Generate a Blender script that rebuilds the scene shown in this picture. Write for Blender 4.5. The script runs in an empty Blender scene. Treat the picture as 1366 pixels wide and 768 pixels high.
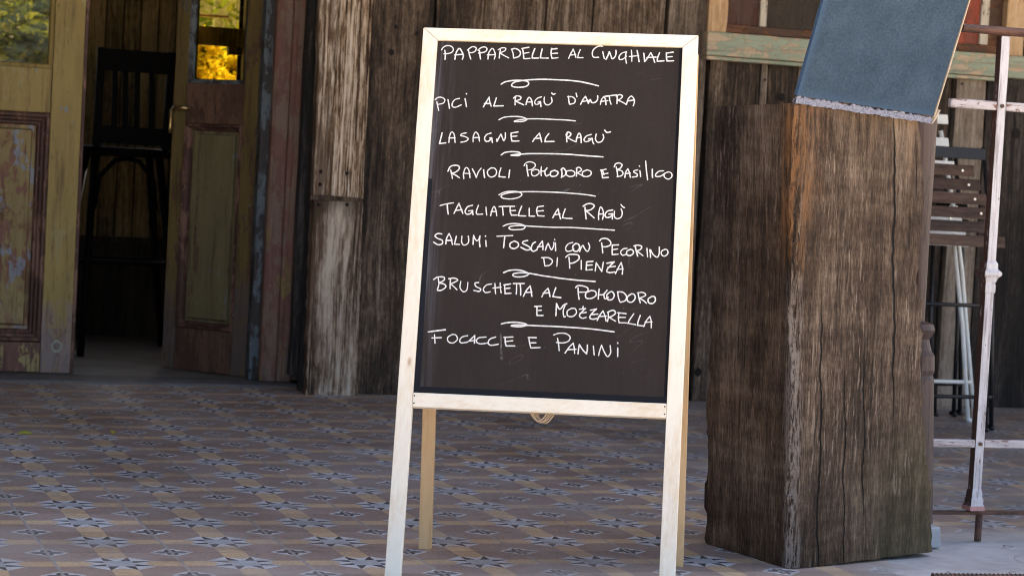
import bpy, bmesh, math, random
from math import sin, cos, tan, pi, radians, atan2, sqrt
from mathutils import Vector, Matrix
random.seed(7)
C = bpy.context.scene.collection
scene = bpy.context.scene

# ------------------------------------------------------------------ camera
CAM = Vector((0, 0, 0.79))
FPX, PITCH, YAW, ROLL = 2979.14, 0.0477742, 0.33326619, 0.05425824
FW = Vector((sin(YAW) * cos(PITCH), cos(YAW) * cos(PITCH), -sin(PITCH)))
_r = Vector((cos(YAW), -sin(YAW), 0)); _u = _r.cross(FW)
RT = _r * cos(ROLL) + _u * sin(ROLL); UP = -_r * sin(ROLL) + _u * cos(ROLL)
cd = bpy.data.cameras.new('camera'); cam = bpy.data.objects.new('camera', cd); C.objects.link(cam)
cam.matrix_world = Matrix(((RT.x, UP.x, -FW.x, CAM.x), (RT.y, UP.y, -FW.y, CAM.y), (RT.z, UP.z, -FW.z, CAM.z), (0, 0, 0, 1)))
cd.sensor_width = 36; cd.lens = FPX / 1366 * 36; cd.clip_start = .05; cd.clip_end = 500
cd.dof.use_dof = True; cd.dof.focus_distance = 4.35; cd.dof.aperture_fstop = 12
scene.camera = cam
scene.render.engine = 'CYCLES'; scene.cycles.filter_width = 1.1

# ------------------------------------------------------------------ light
SUN_EL, SUN_AZ = radians(46), radians(42)          # azimuth clockwise from +Y
w = bpy.data.worlds.new('World'); scene.world = w; w.use_nodes = True
wt = w.node_tree; bg = wt.nodes['Background']
sky = wt.nodes.new('ShaderNodeTexSky'); sky.sky_type = 'NISHITA'; sky.sun_disc = False
sky.sun_elevation = SUN_EL; sky.sun_rotation = SUN_AZ; sky.dust_density = 4.0; sky.ozone_density = 0.4; sky.air_density = 1.0
wt.links.new(sky.outputs[0], bg.inputs[0]); bg.inputs[1].default_value = 0.085
sl = bpy.data.lights.new('sun', 'SUN'); sl.energy = 5.0; sl.angle = radians(.5); sl.color = (1, .93, .82)
so = bpy.data.objects.new('sun', sl); C.objects.link(so)
sd = Vector((sin(SUN_AZ) * cos(SUN_EL), cos(SUN_AZ) * cos(SUN_EL), sin(SUN_EL)))
so.rotation_euler = sd.to_track_quat('Z', 'Y').to_euler(); so.location = sd * 30
scene.view_settings.view_transform = 'Standard'; scene.view_settings.look = 'None'
scene.view_settings.exposure = 2.5; scene.view_settings.gamma = 1

# ------------------------------------------------------------------ helpers: points
def ray(px, py): return FW + RT * ((px - 683) / FPX) + UP * ((384 - py) / FPX)
def PX(px, py, Y):                                   # the point of the plane y = Y seen at a photo pixel
    d = ray(px, py); return CAM + d * (Y / d.y)
def FL(px, py, z=0.):
    d = ray(px, py); return CAM + d * ((z - CAM.z) / d.z)
def PL(px, py, P, n):
    d = ray(px, py); return CAM + d * ((P - CAM).dot(n) / d.dot(n))
V = Vector

# ------------------------------------------------------------------ helpers: objects
def tag(o, label=None, cat=None, group=None, kind=None):
    if label: o['label'] = label
    if cat: o['category'] = cat
    if group: o['group'] = group
    if kind: o['kind'] = kind
    return o
def thing(name, loc, label, cat, group=None):
    o = bpy.data.objects.new(name, None); C.objects.link(o); o.location = loc; o.empty_display_size = .1
    return tag(o, label, cat, group)
def base(o):
    p = V((0, 0, 0))
    while o is not None: p = p + o.location; o = o.parent
    return p

class MB:
    def __init__(s): s.v = []; s.f = []; s.uv = {}
    def quad(s, a, b, c, d):
        n = len(s.v); s.v += [V(a), V(b), V(c), V(d)]; s.f.append((n, n + 1, n + 2, n + 3))
    def poly(s, pts):
        n = len(s.v); s.v += [V(p) for p in pts]; s.f.append(tuple(range(n, n + len(pts))))
    def loft(s, rings, cap=True, closed=True):
        n = len(s.v); k = len(rings[0])
        for r in rings: s.v += [V(p) for p in r]
        for i in range(len(rings) - 1):
            for j in range(k if closed else k - 1):
                a = n + i * k + j; b = n + i * k + (j + 1) % k
                s.f.append((a, b, b + k, a + k))
        if cap:
            s.f.append(tuple(n + j for j in reversed(range(k))))
            s.f.append(tuple(n + (len(rings) - 1) * k + j for j in range(k)))
    def box(s, x0, x1, y0, y1, z0, z1):
        s.loft([[(x0, y0, z), (x1, y0, z), (x1, y1, z), (x0, y1, z)] for z in (z0, z1)])
    def prism(s, pts, off):                          # polygon extruded by a vector
        off = V(off); s.loft([[V(p) for p in pts], [V(p) + off for p in pts]])
    def plank(s, x0, x1, y0, y1, z0, z1, n=14, j=.0025):     # vertical board with slightly uneven edges
        rings = []
        for i in range(n + 1):
            z = z0 + (z1 - z0) * i / n; q = [random.uniform(-j, j) for _ in range(4)]
            rings.append([(x0 + q[0], y0 + q[2] * .6, z), (x1 + q[1], y0 + q[3] * .6, z), (x1 + q[1], y1, z), (x0 + q[0], y1, z)])
        s.loft(rings)
    def bar(s, a, b, wx, wy, side):                  # rectangular bar from a to b; 'side' is the direction of width wx
        a = V(a); b = V(b); d = (b - a).normalized(); sd_ = (V(side) - d * V(side).dot(d)).normalized(); t = d.cross(sd_)
        c = [(-1, -1), (1, -1), (1, 1), (-1, 1)]
        s.loft([[p + sd_ * (q[0] * wx / 2) + t * (q[1] * wy / 2) for q in c] for p in (a, b)])
    def tube(s, pts, r, seg=8):
        pts = [V(p) for p in pts]; n = len(pts); rs = r if isinstance(r, (list, tuple)) else [r] * n
        d0 = (pts[1] - pts[0]).normalized(); a = d0.orthogonal().normalized(); rings = []
        for i, p in enumerate(pts):
            d = (pts[min(i + 1, n - 1)] - pts[max(i - 1, 0)]).normalized()
            a = (a - d * a.dot(d)).normalized(); b = d.cross(a)
            rings.append([p + (a * cos(2 * pi * k / seg) + b * sin(2 * pi * k / seg)) * rs[i] for k in range(seg)])
        s.loft(rings)
    def lathe(s, c, prof, seg=18, square=()):        # prof: (radius, z); indexes in 'square' get four sides
        s.loft([[V((c[0] + r * cos(2 * pi * k / seg), c[1] + r * sin(2 * pi * k / seg), z)) for k in range(seg)] for r, z in prof])
    def build(s, name, mat, parent=None, bevel=0, smooth=False, loc=None):
        me = bpy.data.meshes.new(name); o = bpy.data.objects.new(name, me)
        b0 = base(parent) if parent is not None else V(loc or (0, 0, 0))
        me.from_pydata([tuple(p - b0) for p in s.v], [], s.f)
        bm = bmesh.new(); bm.from_mesh(me); bmesh.ops.recalc_face_normals(bm, faces=bm.faces); bm.to_mesh(me); bm.free()
        C.objects.link(o)
        if parent is not None: o.parent = parent
        elif loc is not None: o.location = loc
        me.materials.append(mat)
        if smooth:
            for p in me.polygons: p.use_smooth = True
        if bevel:
            m = o.modifiers.new('bevel', 'BEVEL'); m.width = bevel; m.segments = 2; m.limit_method = 'ANGLE'; m.angle_limit = radians(40)
        return o

# ------------------------------------------------------------------ helpers: shader nodes
class S:
    def __init__(s, g, k): s.g = g; s.k = k
    def _m(s, op, o=None, o2=None, clamp=False): return s.g.math(op, s, o, o2, clamp)
    def __add__(s, o): return s._m('ADD', o)
    __radd__ = __add__
    def __sub__(s, o): return s._m('SUBTRACT', o)
    def __rsub__(s, o): return s.g.math('SUBTRACT', o, s)
    def __mul__(s, o): return s._m('MULTIPLY', o)
    __rmul__ = __mul__
    def __truediv__(s, o): return s._m('DIVIDE', o)
    def abs(s): return s._m('ABSOLUTE')
    def fract(s): return s._m('FRACT')
    def lt(s, o): return s._m('LESS_THAN', o)
    def gt(s, o): return s._m('GREATER_THAN', o)
    def min(s, o): return s._m('MINIMUM', o)
    def max(s, o): return s._m('MAXIMUM', o)
    def floor(s): return s._m('FLOOR')
    def pow(s, o): return s._m('POWER', o)
class G:
    def __init__(g, name):
        g.m = bpy.data.materials.new(name); g.m.use_nodes = True; g.t = g.m.node_tree
        g.b = g.t.nodes['Principled BSDF']; g.out = g.t.nodes['Material Output']
    def n(g, t, **kw):
        x = g.t.nodes.new(t)
        for k, v in kw.items(): setattr(x, k, v)
        return x
    def put(g, sock, v):
        if isinstance(v, S): g.t.links.new(v.k, sock)
        elif isinstance(v, (tuple, list)): sock.default_value = tuple(v) + ((1,) if len(v) == 3 and len(sock.default_value) == 4 else ())
        else: sock.default_value = v
    def math(g, op, a, b=None, c=None, clamp=False):
        x = g.n('ShaderNodeMath', operation=op, use_clamp=clamp); g.put(x.inputs[0], a)
        if b is not None: g.put(x.inputs[1], b)
        if c is not None: g.put(x.inputs[2], c)
        return S(g, x.outputs[0])
    def xyz(g, which='Object'):
        tc = g.n('ShaderNodeTexCoord'); sp = g.n('ShaderNodeSeparateXYZ'); g.t.links.new(tc.outputs[which], sp.inputs[0])
        return [S(g, sp.outputs[i]) for i in range(3)]
    def island(g):
        x = g.n('ShaderNodeNewGeometry'); a = S(g, x.outputs['Random Per Island'])
        y = g.n('ShaderNodeObjectInfo'); return (a + S(g, y.outputs['Random'])).fract()
    def vec(g, x, y, z):
        c = g.n('ShaderNodeCombineXYZ')
        for i, v in enumerate((x, y, z)): g.put(c.inputs[i], v)
        return S(g, c.outputs[0])
    def noise(g, v, scale=1, detail=4, rough=.55, dist=0, col=False):
        x = g.n('ShaderNodeTexNoise'); g.put(x.inputs['Vector'], v); x.inputs['Scale'].default_value = scale
        x.inputs['Detail'].default_value = detail; x.inputs['Roughness'].default_value = rough; x.inputs['Distortion'].default_value = dist
        return S(g, x.outputs['Color' if col else 'Fac'])
    def voro(g, v, scale=1, feature='F1'):
        x = g.n('ShaderNodeTexVoronoi', feature=feature); g.put(x.inputs['Vector'], v); x.inputs['Scale'].default_value = scale
        return S(g, x.outputs['Distance'])
    def step(g, v, a, b):
        x = g.n('ShaderNodeMapRange', interpolation_type='SMOOTHSTEP'); g.put(x.inputs[0], v); x.inputs[1].default_value = a; x.inputs[2].default_value = b
        return S(g, x.outputs[0])
    def mix(g, f, a, b, mode='MIX'):
        x = g.n('ShaderNodeMix', data_type='RGBA', blend_type=mode); g.put(x.inputs[0], f); g.put(x.inputs[6], a); g.put(x.inputs[7], b)
        return S(g, x.outputs[2])
    def ramp(g, f, stops):
        x = g.n('ShaderNodeValToRGB'); r = x.color_ramp
        while len(r.elements) < len(stops): r.elements.new(.5)
        for e, (p, c) in zip(r.elements, stops): e.position = p; e.color = tuple(c) + (1,)
        g.put(x.inputs[0], f); return S(g, x.outputs[0])
    def bump(g, h, dist=.002, strength=.6):
        x = g.n('ShaderNodeBump'); x.inputs['Strength'].default_value = strength; x.inputs['Distance'].default_value = dist
        g.put(x.inputs['Height'], h); g.t.links.new(x.outputs[0], g.b.inputs['Normal'])
    def done(g, color=None, rough=.7, metal=0, spec=None):
        if color is not None: g.put(g.b.inputs['Base Color'], color)
        g.put(g.b.inputs['Roughness'], rough); g.b.inputs['Metallic'].default_value = metal
        if spec is not None: g.b.inputs['Specular IOR Level'].default_value = spec
        return g.m

def wood(name, ramp, axis='Z', sc=1., patch=.5, grain=.6, crack=.012, crack_col=(.012, .009, .007), rough=.8, bump=.003, extra=None, tone=.25, spec=.3, zs=1.):
    g = G(name); x, y, z = g.xyz(); r = g.island()
    if axis == 'X': x, y, z = z, y, x
    if axis == 'Y': x, y, z = x, z, y
    x = x * sc + r * 37.; y = y * sc + r * 17.; z = z * sc * zs + r * 23.
    wv = g.noise(g.vec(x * 5., y * 5., z * 1.6), 1, 2) - .5
    g1 = g.noise(g.vec(x * 75. + wv * 5., y * 75., z * 1.7), 1, 7, .72)
    g2 = g.noise(g.vec(x * 330. + wv * 12., y * 330., z * 9.), 1, 3, .7)
    pt = g.noise(g.vec(x * 9. + wv * 2., y * 9., z * 1.5), 1, 5, .6)
    g3 = g.noise(g.vec(x * 70., y * 70., z * 28.), 1, 5, .75)
    t = (g3 - .5) * grain * 1.1 + (g1 - .5) * grain * 1.7 + (g2 - .5) * grain * 1.3 + (pt - .5) * patch * 1.8 + (r - .5) * tone + .5
    col = g.ramp(t, ramp)
    c1 = g.noise(g.vec(x * 34. + wv * 1.5, y * 34., z * .22), 1, 2, .5)
    ck = g.step((c1 - .5).abs() + g.step(g.noise(g.vec(x * 8., y * 8., z * 1.3 + 4.), 1, 2), .62, .48) * .03, 0, crack) if crack else None
    h = g1 * .6 + g2 * .25
    if ck is not None: col = g.mix(ck, crack_col, col); h = h + ck * .6
    if extra: col = extra(g, col, t)
    g.bump(h, bump, .8)
    return g.done(col, rough, spec=spec)

DARK = [(.22, (.009, .0065, .005)), (.42, (.049, .031, .020)), (.58, (.112, .077, .053)), (.78, (.27, .205, .152))]
M = {}
M['dark_plank'] = wood('dark_weathered_plank', DARK, patch=.55, tone=.3)
M['darker_plank'] = wood('darker_plank_wood', [(.2, (.006, .005, .004)), (.5, (.022, .016, .013)), (.85, (.09, .07, .058))], patch=.8)
M['strip'] = wood('charcoal_strip', [(.2, (.01, .01, .011)), (.55, (.032, .03, .03)), (.85, (.12, .11, .1))], patch=.6)
ZTOP = 0.
def rotfoot(g, col, t):                              # tan weathered oak: brown rot streaks
    x, y, z = g.xyz(); n = g.noise(g.vec(x * 13., y * 13., z * 1.5), 1, 6, .72); f = g.noise(g.vec(x * 120., y * 120., z * 12.), 1, 4, .7)
    c = g.mix(g.step(n + (f - .5) * .3, .5, .62) * .85, col, (.075, .04, .021))
    return g.mix(g.step(z + (n - .5) * .25, .60, .68) * (1 - g.step(z, .69, .70)) * .7, c, (.05, .03, .018))
M['pale_board'] = wood('pale_streaked_board', [(.24, (.035, .019, .011)), (.38, (.17, .10, .055)), (.5, (.44, .325, .22)), (.66, (.62, .51, .405)), (.85, (.72, .63, .53))], patch=.35, grain=1., crack=.03, bump=.006, extra=rotfoot, tone=.1, zs=.35)
M['grey_board'] = wood('grey_streaked_board', [(.24, (.022, .014, .009)), (.4, (.09, .056, .035)), (.54, (.27, .195, .14)), (.74, (.50, .42, .335))], patch=.8, grain=.6, crack=.014, bump=.004, extra=rotfoot, tone=.1, zs=.55)
M['tan_plank'] = wood('grey_tan_plank', [(.2, (.06, .042, .03)), (.5, (.2, .155, .12)), (.8, (.36, .3, .24))], patch=.5)
M['inner'] = wood('olive_brown_lining', [(.25, (.05, .033, .013)), (.5, (.2, .138, .062)), (.75, (.36, .25, .12))], patch=.7, crack=0, tone=.4)
M['frame_pine'] = wood('aged_pine_frame', [(.2, (.3, .17, .08)), (.5, (.52, .34, .19)), (.8, (.62, .46, .3))], patch=.5, crack=.004, tone=.1, extra=None)
M['ceiling'] = wood('warm_ceiling_board', [(.2, (.12, .075, .04)), (.5, (.3, .2, .12)), (.8, (.4, .28, .17))], axis='Y')

def pine(name, axis='Z', hi=(.87, .79, .655), lo=(.78, .63, .44)):
    g = G(name); x, y, z = g.xyz(); r = g.island()
    if axis == 'X': x, y, z = z, y, x
    x = x + r * 31.; z = z + r * 11.
    wv = g.noise(g.vec(x * 8., y * 8., z * 2.), 1, 2) - .5
    a = g.noise(g.vec(x * 120. + wv * 9., y * 120., z * 3.), 1, 4, .6); b = g.noise(g.vec(x * 14., y * 14., z * 3.), 1, 4)
    t = (a - .5) * .8 + (b - .5) * 1.1 + .5
    c = g.ramp(t, [(.15, lo), (.5, hi), (.8, tuple(min(.9, q * 1.06) for q in hi))])
    s = g.noise(g.vec(x * 60., y * 60., z * 25.), 1, 5, .7)
    c = g.mix(g.step(s, .68, .75) * .35, c, (.3, .22, .17))
    k = g.voro(g.vec(x * 9., y * 9., z * 3.2), 1)
    c = g.mix(g.step(k, .02, .06), (.5, .32, .18), c)
    g.bump(a, .0006, .5); return g.done(c, .62, spec=.3)
M['pine'] = pine('bare_pine'); M['pine_x'] = pine('bare_pine_rail', 'X'); M['pine_raw'] = pine('raw_yellow_pine', hi=(.68, .46, .25), lo=(.5, .29, .12))

def paint(name, base_, cover, flake=(.36, .36, .34), spots=((.17, .23, .31), .66), amount=.5, second=None, zgrad=0., rough=.62, axis='Z', streaky=1., low=None, stain=.6, sc=1., side=None):
    """cracked old paint: 'cover' coat flaking off 'base_'; both are patterns of the thing itself"""
    g = G(name); x, y, z = g.xyz(); r = g.island()
    if axis == 'X': x, z = z, x
    x = x * sc + r * 19.; yy = y * sc + r * 7.; z0 = z
    if sc != 1.: z = z * sc
    fine = g.noise(g.vec(x * 90., yy * 90., z * 6.), 1, 5, .65)
    n1 = g.noise(g.vec(x * 13., yy * 13., z * 5. * streaky), 1, 8, .72, .4)
    n2 = g.noise(g.vec(x * 26. + 5., yy * 26., z * 11. * streaky), 1, 8, .7, .3)
    n3 = g.noise(g.vec(x * 8. + 9., yy * 8., z * 5. + 3.), 1, 7, .65)
    b = g.mix(fine, base_, tuple(q * 1.9 + .01 for q in base_))
    cv = g.mix(g.noise(g.vec(x * 30., yy * 30., z * 4.), 1, 5), tuple(q * .62 for q in cover), tuple(q * 1.3 for q in cover))
    lim = 1 - amount
    f = n1 + (n2 - .5) * .35
    if zgrad: f = f + (z - .6) * zgrad
    f = f + (fine - .5) * .18 + (g.noise(g.vec(x * 60., yy * 60., z * 24.), 1, 5, .7) - .5) * .3
    e = g.step(f, lim - .015, lim + .015)
    c = g.mix(e, b, cv)
    if second: c = g.mix(g.step(n3 + (n2 - .5) * .4, second[1] - .02, second[1] + .03), c, second[0])
    if spots: c = g.mix(g.step(g.noise(g.vec(x * 16. + 3., yy * 16. + 8., z * 13.), 1, 6, .6), spots[1], spots[1] + .03) * .8, c, spots[0])
    if low: c = g.mix((1 - g.step(z + (n3 - .5) * .9 + (n2 - .5) * .5, low[1] - .12, low[1] + .12)) * g.step(n2, .36, .5), c, low[0])
    sn = g.noise(g.vec(x * 42., yy * 42., z * 2.6), 1, 6, .7)
    c = g.mix(g.step(sn, .5, .68) * stain, c, tuple(q * .55 for q in base_))
    sp = g.noise(g.vec(x * 150. + 2., yy * 150., z * 22.), 1, 4, .7)
    c = g.mix(g.step(sp, .6, .68) * stain * .8, c, tuple(q * .4 for q in base_))
    c = g.mix(g.step(g.noise(g.vec(x * 80., yy * 80., z * 40.), 1, 4, .6), .68, .73) * .8, c, flake)
    if side:                                          # rust and painted-in shade on the left-facing side of the bar
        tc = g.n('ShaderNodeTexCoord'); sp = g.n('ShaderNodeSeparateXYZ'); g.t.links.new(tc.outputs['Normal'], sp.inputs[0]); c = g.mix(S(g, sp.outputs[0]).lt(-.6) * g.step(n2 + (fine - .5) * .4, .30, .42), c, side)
    g.bump(e * .7 + fine * .4, .002, .7); return g.done(c, rough, spec=.35)
OLIVE = (.30, .22, .07); REDP = (.11, .05, .038); BR = (.07, .032, .018)
M['olive'] = paint('olive_door_paint', REDP, OLIVE, amount=.66, zgrad=.12, second=((.30, .25, .11), .62), low=((.25, .19, .17), .22))
M['panelp'] = paint('flaking_panel_paint', (.13, .06, .042), (.25, .185, .075), amount=.55, zgrad=.25, second=((.15, .08, .035), .58), spots=((.22, .25, .31), .57), low=((.3, .24, .11), .2))
M['mould'] = paint('redbrown_moulding_paint', (.05, .022, .016), (.2, .105, .075), amount=.46, spots=None, flake=(.5, .42, .38), second=((.2, .16, .06), .66))
M['redrail'] = paint('red_rail_paint', REDP, (.36, .28, .12), amount=.47, spots=((.25, .2, .25), .62))
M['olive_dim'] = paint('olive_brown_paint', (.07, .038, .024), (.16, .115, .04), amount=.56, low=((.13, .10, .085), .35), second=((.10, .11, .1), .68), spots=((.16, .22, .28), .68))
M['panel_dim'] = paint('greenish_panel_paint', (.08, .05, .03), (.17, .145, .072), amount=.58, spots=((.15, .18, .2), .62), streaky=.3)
M['bluegrey'] = paint('blue_grey_paint', (.03, .026, .025), (.13, .16, .18), amount=.5, spots=None, flake=(.3, .31, .3))
M['jamb'] = paint('faded_red_paint', (.18, .12, .09), (.25, .125, .1), amount=.5, second=((.28, .21, .09), .64), spots=((.3, .33, .36), .74), flake=(.45, .4, .36))
M['green'] = paint('pale_green_paint', (.34, .26, .18), (.31, .36, .27), amount=.5, spots=((.14, .3, .23), .66), flake=(.45, .45, .38), axis='X')
M['rustrail'] = paint('rust_brown_paint', (.05, .022, .012), (.15, .06, .025), amount=.5, spots=None, axis='X')
M['redpane'] = paint('dull_red_paint', (.05, .02, .014), (.075, .027, .018), amount=.5, spots=None, flake=(.12, .05, .035))
M['brightred'] = paint('faded_scarlet_paint', (.14, .035, .02), (.33, .065, .035), amount=.55, spots=None)
M['brownpane'] = paint('dark_brown_board', (.018, .011, .007), (.035, .023, .015), amount=.5, spots=None, flake=(.06, .045, .035))
M['whitebar'] = paint('chipped_white_paint', (.12, .07, .04), (.55, .5, .42), amount=.55, spots=None)
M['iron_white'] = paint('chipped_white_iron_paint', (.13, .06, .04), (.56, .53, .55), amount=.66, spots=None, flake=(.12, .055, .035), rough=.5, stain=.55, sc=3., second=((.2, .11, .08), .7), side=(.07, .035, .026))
M['iron_rail'] = paint('rusty_white_rail_paint', (.15, .075, .055), (.5, .45, .46), amount=.58, spots=None, flake=(.12, .06, .04), axis='X', rough=.5, sc=3., second=((.2, .1, .07), .66))
M['iron_pink'] = paint('pink_primer_paint', (.2, .08, .06), (.5, .26, .24), amount=.6, spots=None, flake=(.5, .48, .48))
M['rust'] = paint('brown_rust', (.05, .025, .018), (.13, .06, .04), amount=.5, spots=None, flake=(.22, .13, .09), axis='X', sc=3.)
M['newel'] = paint('brown_iron_paint', (.05, .03, .026), (.085, .055, .05), amount=.6, spots=None, flake=(.14, .1, .09), rough=.45)
M['post'] = None

def flat(name, col, rough=.6, var=.25, scale=20, metal=0, spec=.4, bump=0):
    g = G(name); x, y, z = g.xyz(); n = g.noise(g.vec(x, y, z), scale, 6, .6)
    c = g.mix(n, tuple(q * (1 - var) for q in col), tuple(q * (1 + var) for q in col))
    if bump: g.bump(n, bump, .6)
    return g.done(c, rough, metal, spec)
M['black_wood'] = flat('black_stained_wood', (.004, .003, .003), .6, spec=.06)
M['black_iron'] = flat('black_iron_paint', (.012, .012, .015), .4)
M['white_wood'] = flat('white_chair_paint', (.86, .86, .83), .5, .08)
M['slat'] = wood('brown_oiled_slat', [(.2, (.02, .01, .006)), (.5, (.075, .038, .023)), (.8, (.14, .08, .053))], axis='X', crack=0, rough=.5, patch=.4)
M['brass'] = flat('worn_brass', (.55, .42, .2), .3, .3, metal=1)
M['steel'] = flat('dull_screw_steel', (.6, .6, .58), .35, .1, metal=1)
M['concrete'] = flat('pale_concrete', (.36, .37, .39), .9, .2, 40, bump=.003)
M['rope'] = flat('natural_twine', (.45, .32, .2), .9, .3, 200)
M['dark_hole'] = flat('black_knot', (.01, .008, .007), .9)

# ------------------------------------------------------------------ ground and floor
def tile_mat():
    g = G('encaustic_floor_tiles'); T = .25
    x, y, z = g.xyz()                                 # object origin lies on the centre of one star
    wob = g.noise(g.vec(x, y, 0), 3, 2) - .5
    fx = x / T; fy = y / T
    iu = (fx + .5).floor(); iv = (fy + .5).floor()
    u = fx - iu; v = fy - iv
    au = u.abs(); av = v.abs(); a = au.max(av); b = au.min(av)
    YEL, BRN, LGT, DRK = (.60, .44, .27), (.33, .25, .215), (.60, .64, .69), (.05, .044, .055)
    tint = g.noise(g.vec(iu * 3.7 + .3, iv * 5.3 + .7, 0), 1, 0)
    n1 = g.noise(g.vec(x, y, 0), 28, 6, .65); n2 = g.noise(g.vec(x, y, 0), 5, 5, .6)
    col = g.mix(n2, tuple(q * .8 for q in BRN), tuple(q * 1.25 for q in BRN))
    # yellow bars joining the stars, rounded where they meet them
    ycol = g.mix(n1, tuple(q * .8 for q in YEL), tuple(q * 1.15 for q in YEL))
    lcol = g.mix(n1, tuple(q * .82 for q in LGT), tuple(q * 1.12 for q in LGT))
    star = (a + b).lt(.385) * b.gt(.1)
    col = g.mix(star, col, lcol)                                        # light corner triangles
    nb = b.lt(.108) * a.lt(.275); col = g.mix(nb, col, g.mix(a.lt(.115), lcol, g.mix(n2, lcol, (.25, .29, .32))))
    dark = b.lt(.108) * (b - (a - .115) * .5).gt(.022) * a.gt(.115) * a.lt(.268); col = g.mix(dark, col, DRK)
    yel = b.lt(.105) * a.gt(.205 + b * .55); col = g.mix(yel, col, ycol)
    # small star on the tile corners
    p = .5 - au; q = .5 - av; d = p + q; df = (p - q).abs()
    col = g.mix(d.lt(.185), col, lcol)
    col = g.mix(d.lt(.145) * d.gt(.035) * p.min(q).lt(.045) * p.min(q).gt(.008), col, DRK)
    # joints: open along y, tight along x
    col = g.mix(p.lt(.014), col, (.36, .35, .34)); col = g.mix(q.lt(.005), col, (.2, .19, .19))
    # wear, dust and dirt
    gr1 = g.noise(g.vec(x + 5., y + 2., 0), 130, 4, .8); col = g.mix(1., col, g.ramp(gr1, [(.3, (.72, .71, .7)), (.7, (1.2, 1.2, 1.2))]), 'MULTIPLY')
    wm = g.noise(g.vec(x * 1. + 21., y, 0), 3.4, 8, .72); col = g.mix(g.step(wm + (n1 - .5) * .35, .52, .64) * .62, col, g.mix(n2, (.24, .19, .16), (.40, .375, .36)))
    w1 = g.noise(g.vec(x, y, 0), 2.2, 7, .7)
    col = g.mix(g.step(w1, .4, .72) * .6, col, (.36, .34, .335))
    col = g.mix(g.step(g.noise(g.vec(x + 7., y, 0), 9, 7, .75), .52, .74) * .6, col, (.12, .098, .088))
    col = g.mix(g.step(g.noise(g.vec(x, y + 3., 0), 60, 5, .7), .62, .7) * .5, col, (.06, .05, .048))
    col = g.mix(g.step(x, 1.2, 2.2) * g.step(n2 + wob, .2, .7) * .55, col, (.22, .22, .225))
    pv = g.step(x + (w1 - .5) * .5, 1.3, 1.5) * (1 - g.step(y + (w1 - .5) * .4 - x * .06, .2, .34))
    pn = g.noise(g.vec(x, y, 0), 7, 8, .7)
    crk = (g.noise(g.vec(x * 1.3 + 2., y * 1.3, 0), 1.6, 3, .5) - .497).abs()
    pcol = g.ramp(pn * .8 + n1 * .2, [(.3, (.3, .3, .31)), (.5, (.45, .46, .48)), (.7, (.57, .58, .6))])
    pcol = g.mix(g.step(crk, .0006, .0022), (.06, .055, .055), pcol)
    col = g.mix(pv * .93, col, pcol)
    big = g.noise(g.vec(x + 11., y * .8, 0), 1.6, 6, .65)
    col = g.mix(g.step(big, .48, .7) * .55, col, g.mix(1., col, (.62, .5, .42), 'MULTIPLY'))
    col = g.mix(.06, col, (.34, .31, .29))
    hue = g.mix(tint, (.58, .545, .52), (1.26, 1.25, 1.24)); col = g.mix(1., col, hue, 'MULTIPLY')
    jt = p.lt(.012).max(q.lt(.006))
    g.bump(n1 * .25 - jt * .8 + w1 * .3, .002, .5)
    return g.done(col, g.math('ADD', .42, n2 * .25), spec=.35)

def sheet(name, mat, x0, x1, y0, y1, z, origin):
    mb = MB(); mb.quad((x0, y0, z), (x1, y0, z), (x1, y1, z), (x0, y1, z))
    return tag(mb.build(name, mat, None, loc=origin), kind='structure')
g = G('dry_earth'); x, y, z = g.xyz(); n = g.noise(g.vec(x, y, z), .7, 8, .7)
earth = g.done(g.ramp(n, [(.3, (.42, .34, .23)), (.6, (.6, .49, .35)), (.8, (.36, .32, .18))]), .95)
sheet('ground', earth, -250, 250, -250, 250, -.06, (0, 0, -.06))
tile_o = V((.974 + .0, 4.354, 0))
sheet('tiled_floor', tile_mat(), -7, 9.5, 2.4, 7.9, 0, tile_o)
# ------------------------------------------------------------------ the wooden house
YW = 7.70
house = thing('wooden_house', (3, 8, 0), 'old weathered plank building with peeling olive double door and green window sill behind the sign', 'building')
# cladding: vertical boards at the places of the photograph
top = 2.62
def X(px, py, Y=YW): return PX(px, py, Y).x
mb = MB()
ed = [X(p, 20) for p in (490, 580, 645, 728, 790, 887)]
for i in range(5): mb.plank(ed[i] + .003, ed[i + 1] - .003, YW - random.uniform(0, .012), YW + .03, random.uniform(-.01, .015), top)
ed = [X(945, 100), X(1013, 100)]
mb.plank(ed[0] + .004, ed[1] - .002, YW - .004, YW + .03, 0, 1.31)
e2 = [X(1023, 100), X(1063, 110), X(1140, 110), X(1205, 120), X(1268, 120)]
for i in range(4): mb.plank(e2[i] + .003, e2[i + 1] - .003, YW - random.uniform(0, .01), YW + .03, 0, 1.31)
e3 = [X(1315, 130), X(1336, 130), X(1400, 130), X(1470, 130), X(1560, 130)]
DKP = MB()  # planks at the right take a darker wood colour
for i in range(4): DKP.plank(e3[i] + .003, e3[i + 1] - .003, YW - random.uniform(0, .01), YW + .03, 0, 1.31)
xx = X(1366, 80)
while xx < 9.2:
    wd = random.uniform(.16, .26); mb.plank(xx + .003, xx + wd - .003, YW, YW + .03, 1.32 if xx < X(1560, 130) else 0, top); xx += wd
xx = X(1560, 130)
while xx < 9.2:
    wd = random.uniform(.16, .26); DKP.plank(xx + .003, xx + wd - .003, YW + .001, YW + .03, 0, 1.315); xx += wd
xx = -6.5
while xx < X(-150, 300, 8.0):
    wd = random.uniform(.16, .26); mb.plank(xx + .003, xx + wd - .003, YW + .1, YW + .13, 0, top); xx += wd
mb.build('plank_wall', M['dark_plank'], house, bevel=.003)
mb = DKP; mb.build('plank_wall', M['darker_plank'], house, bevel=.003)
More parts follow.
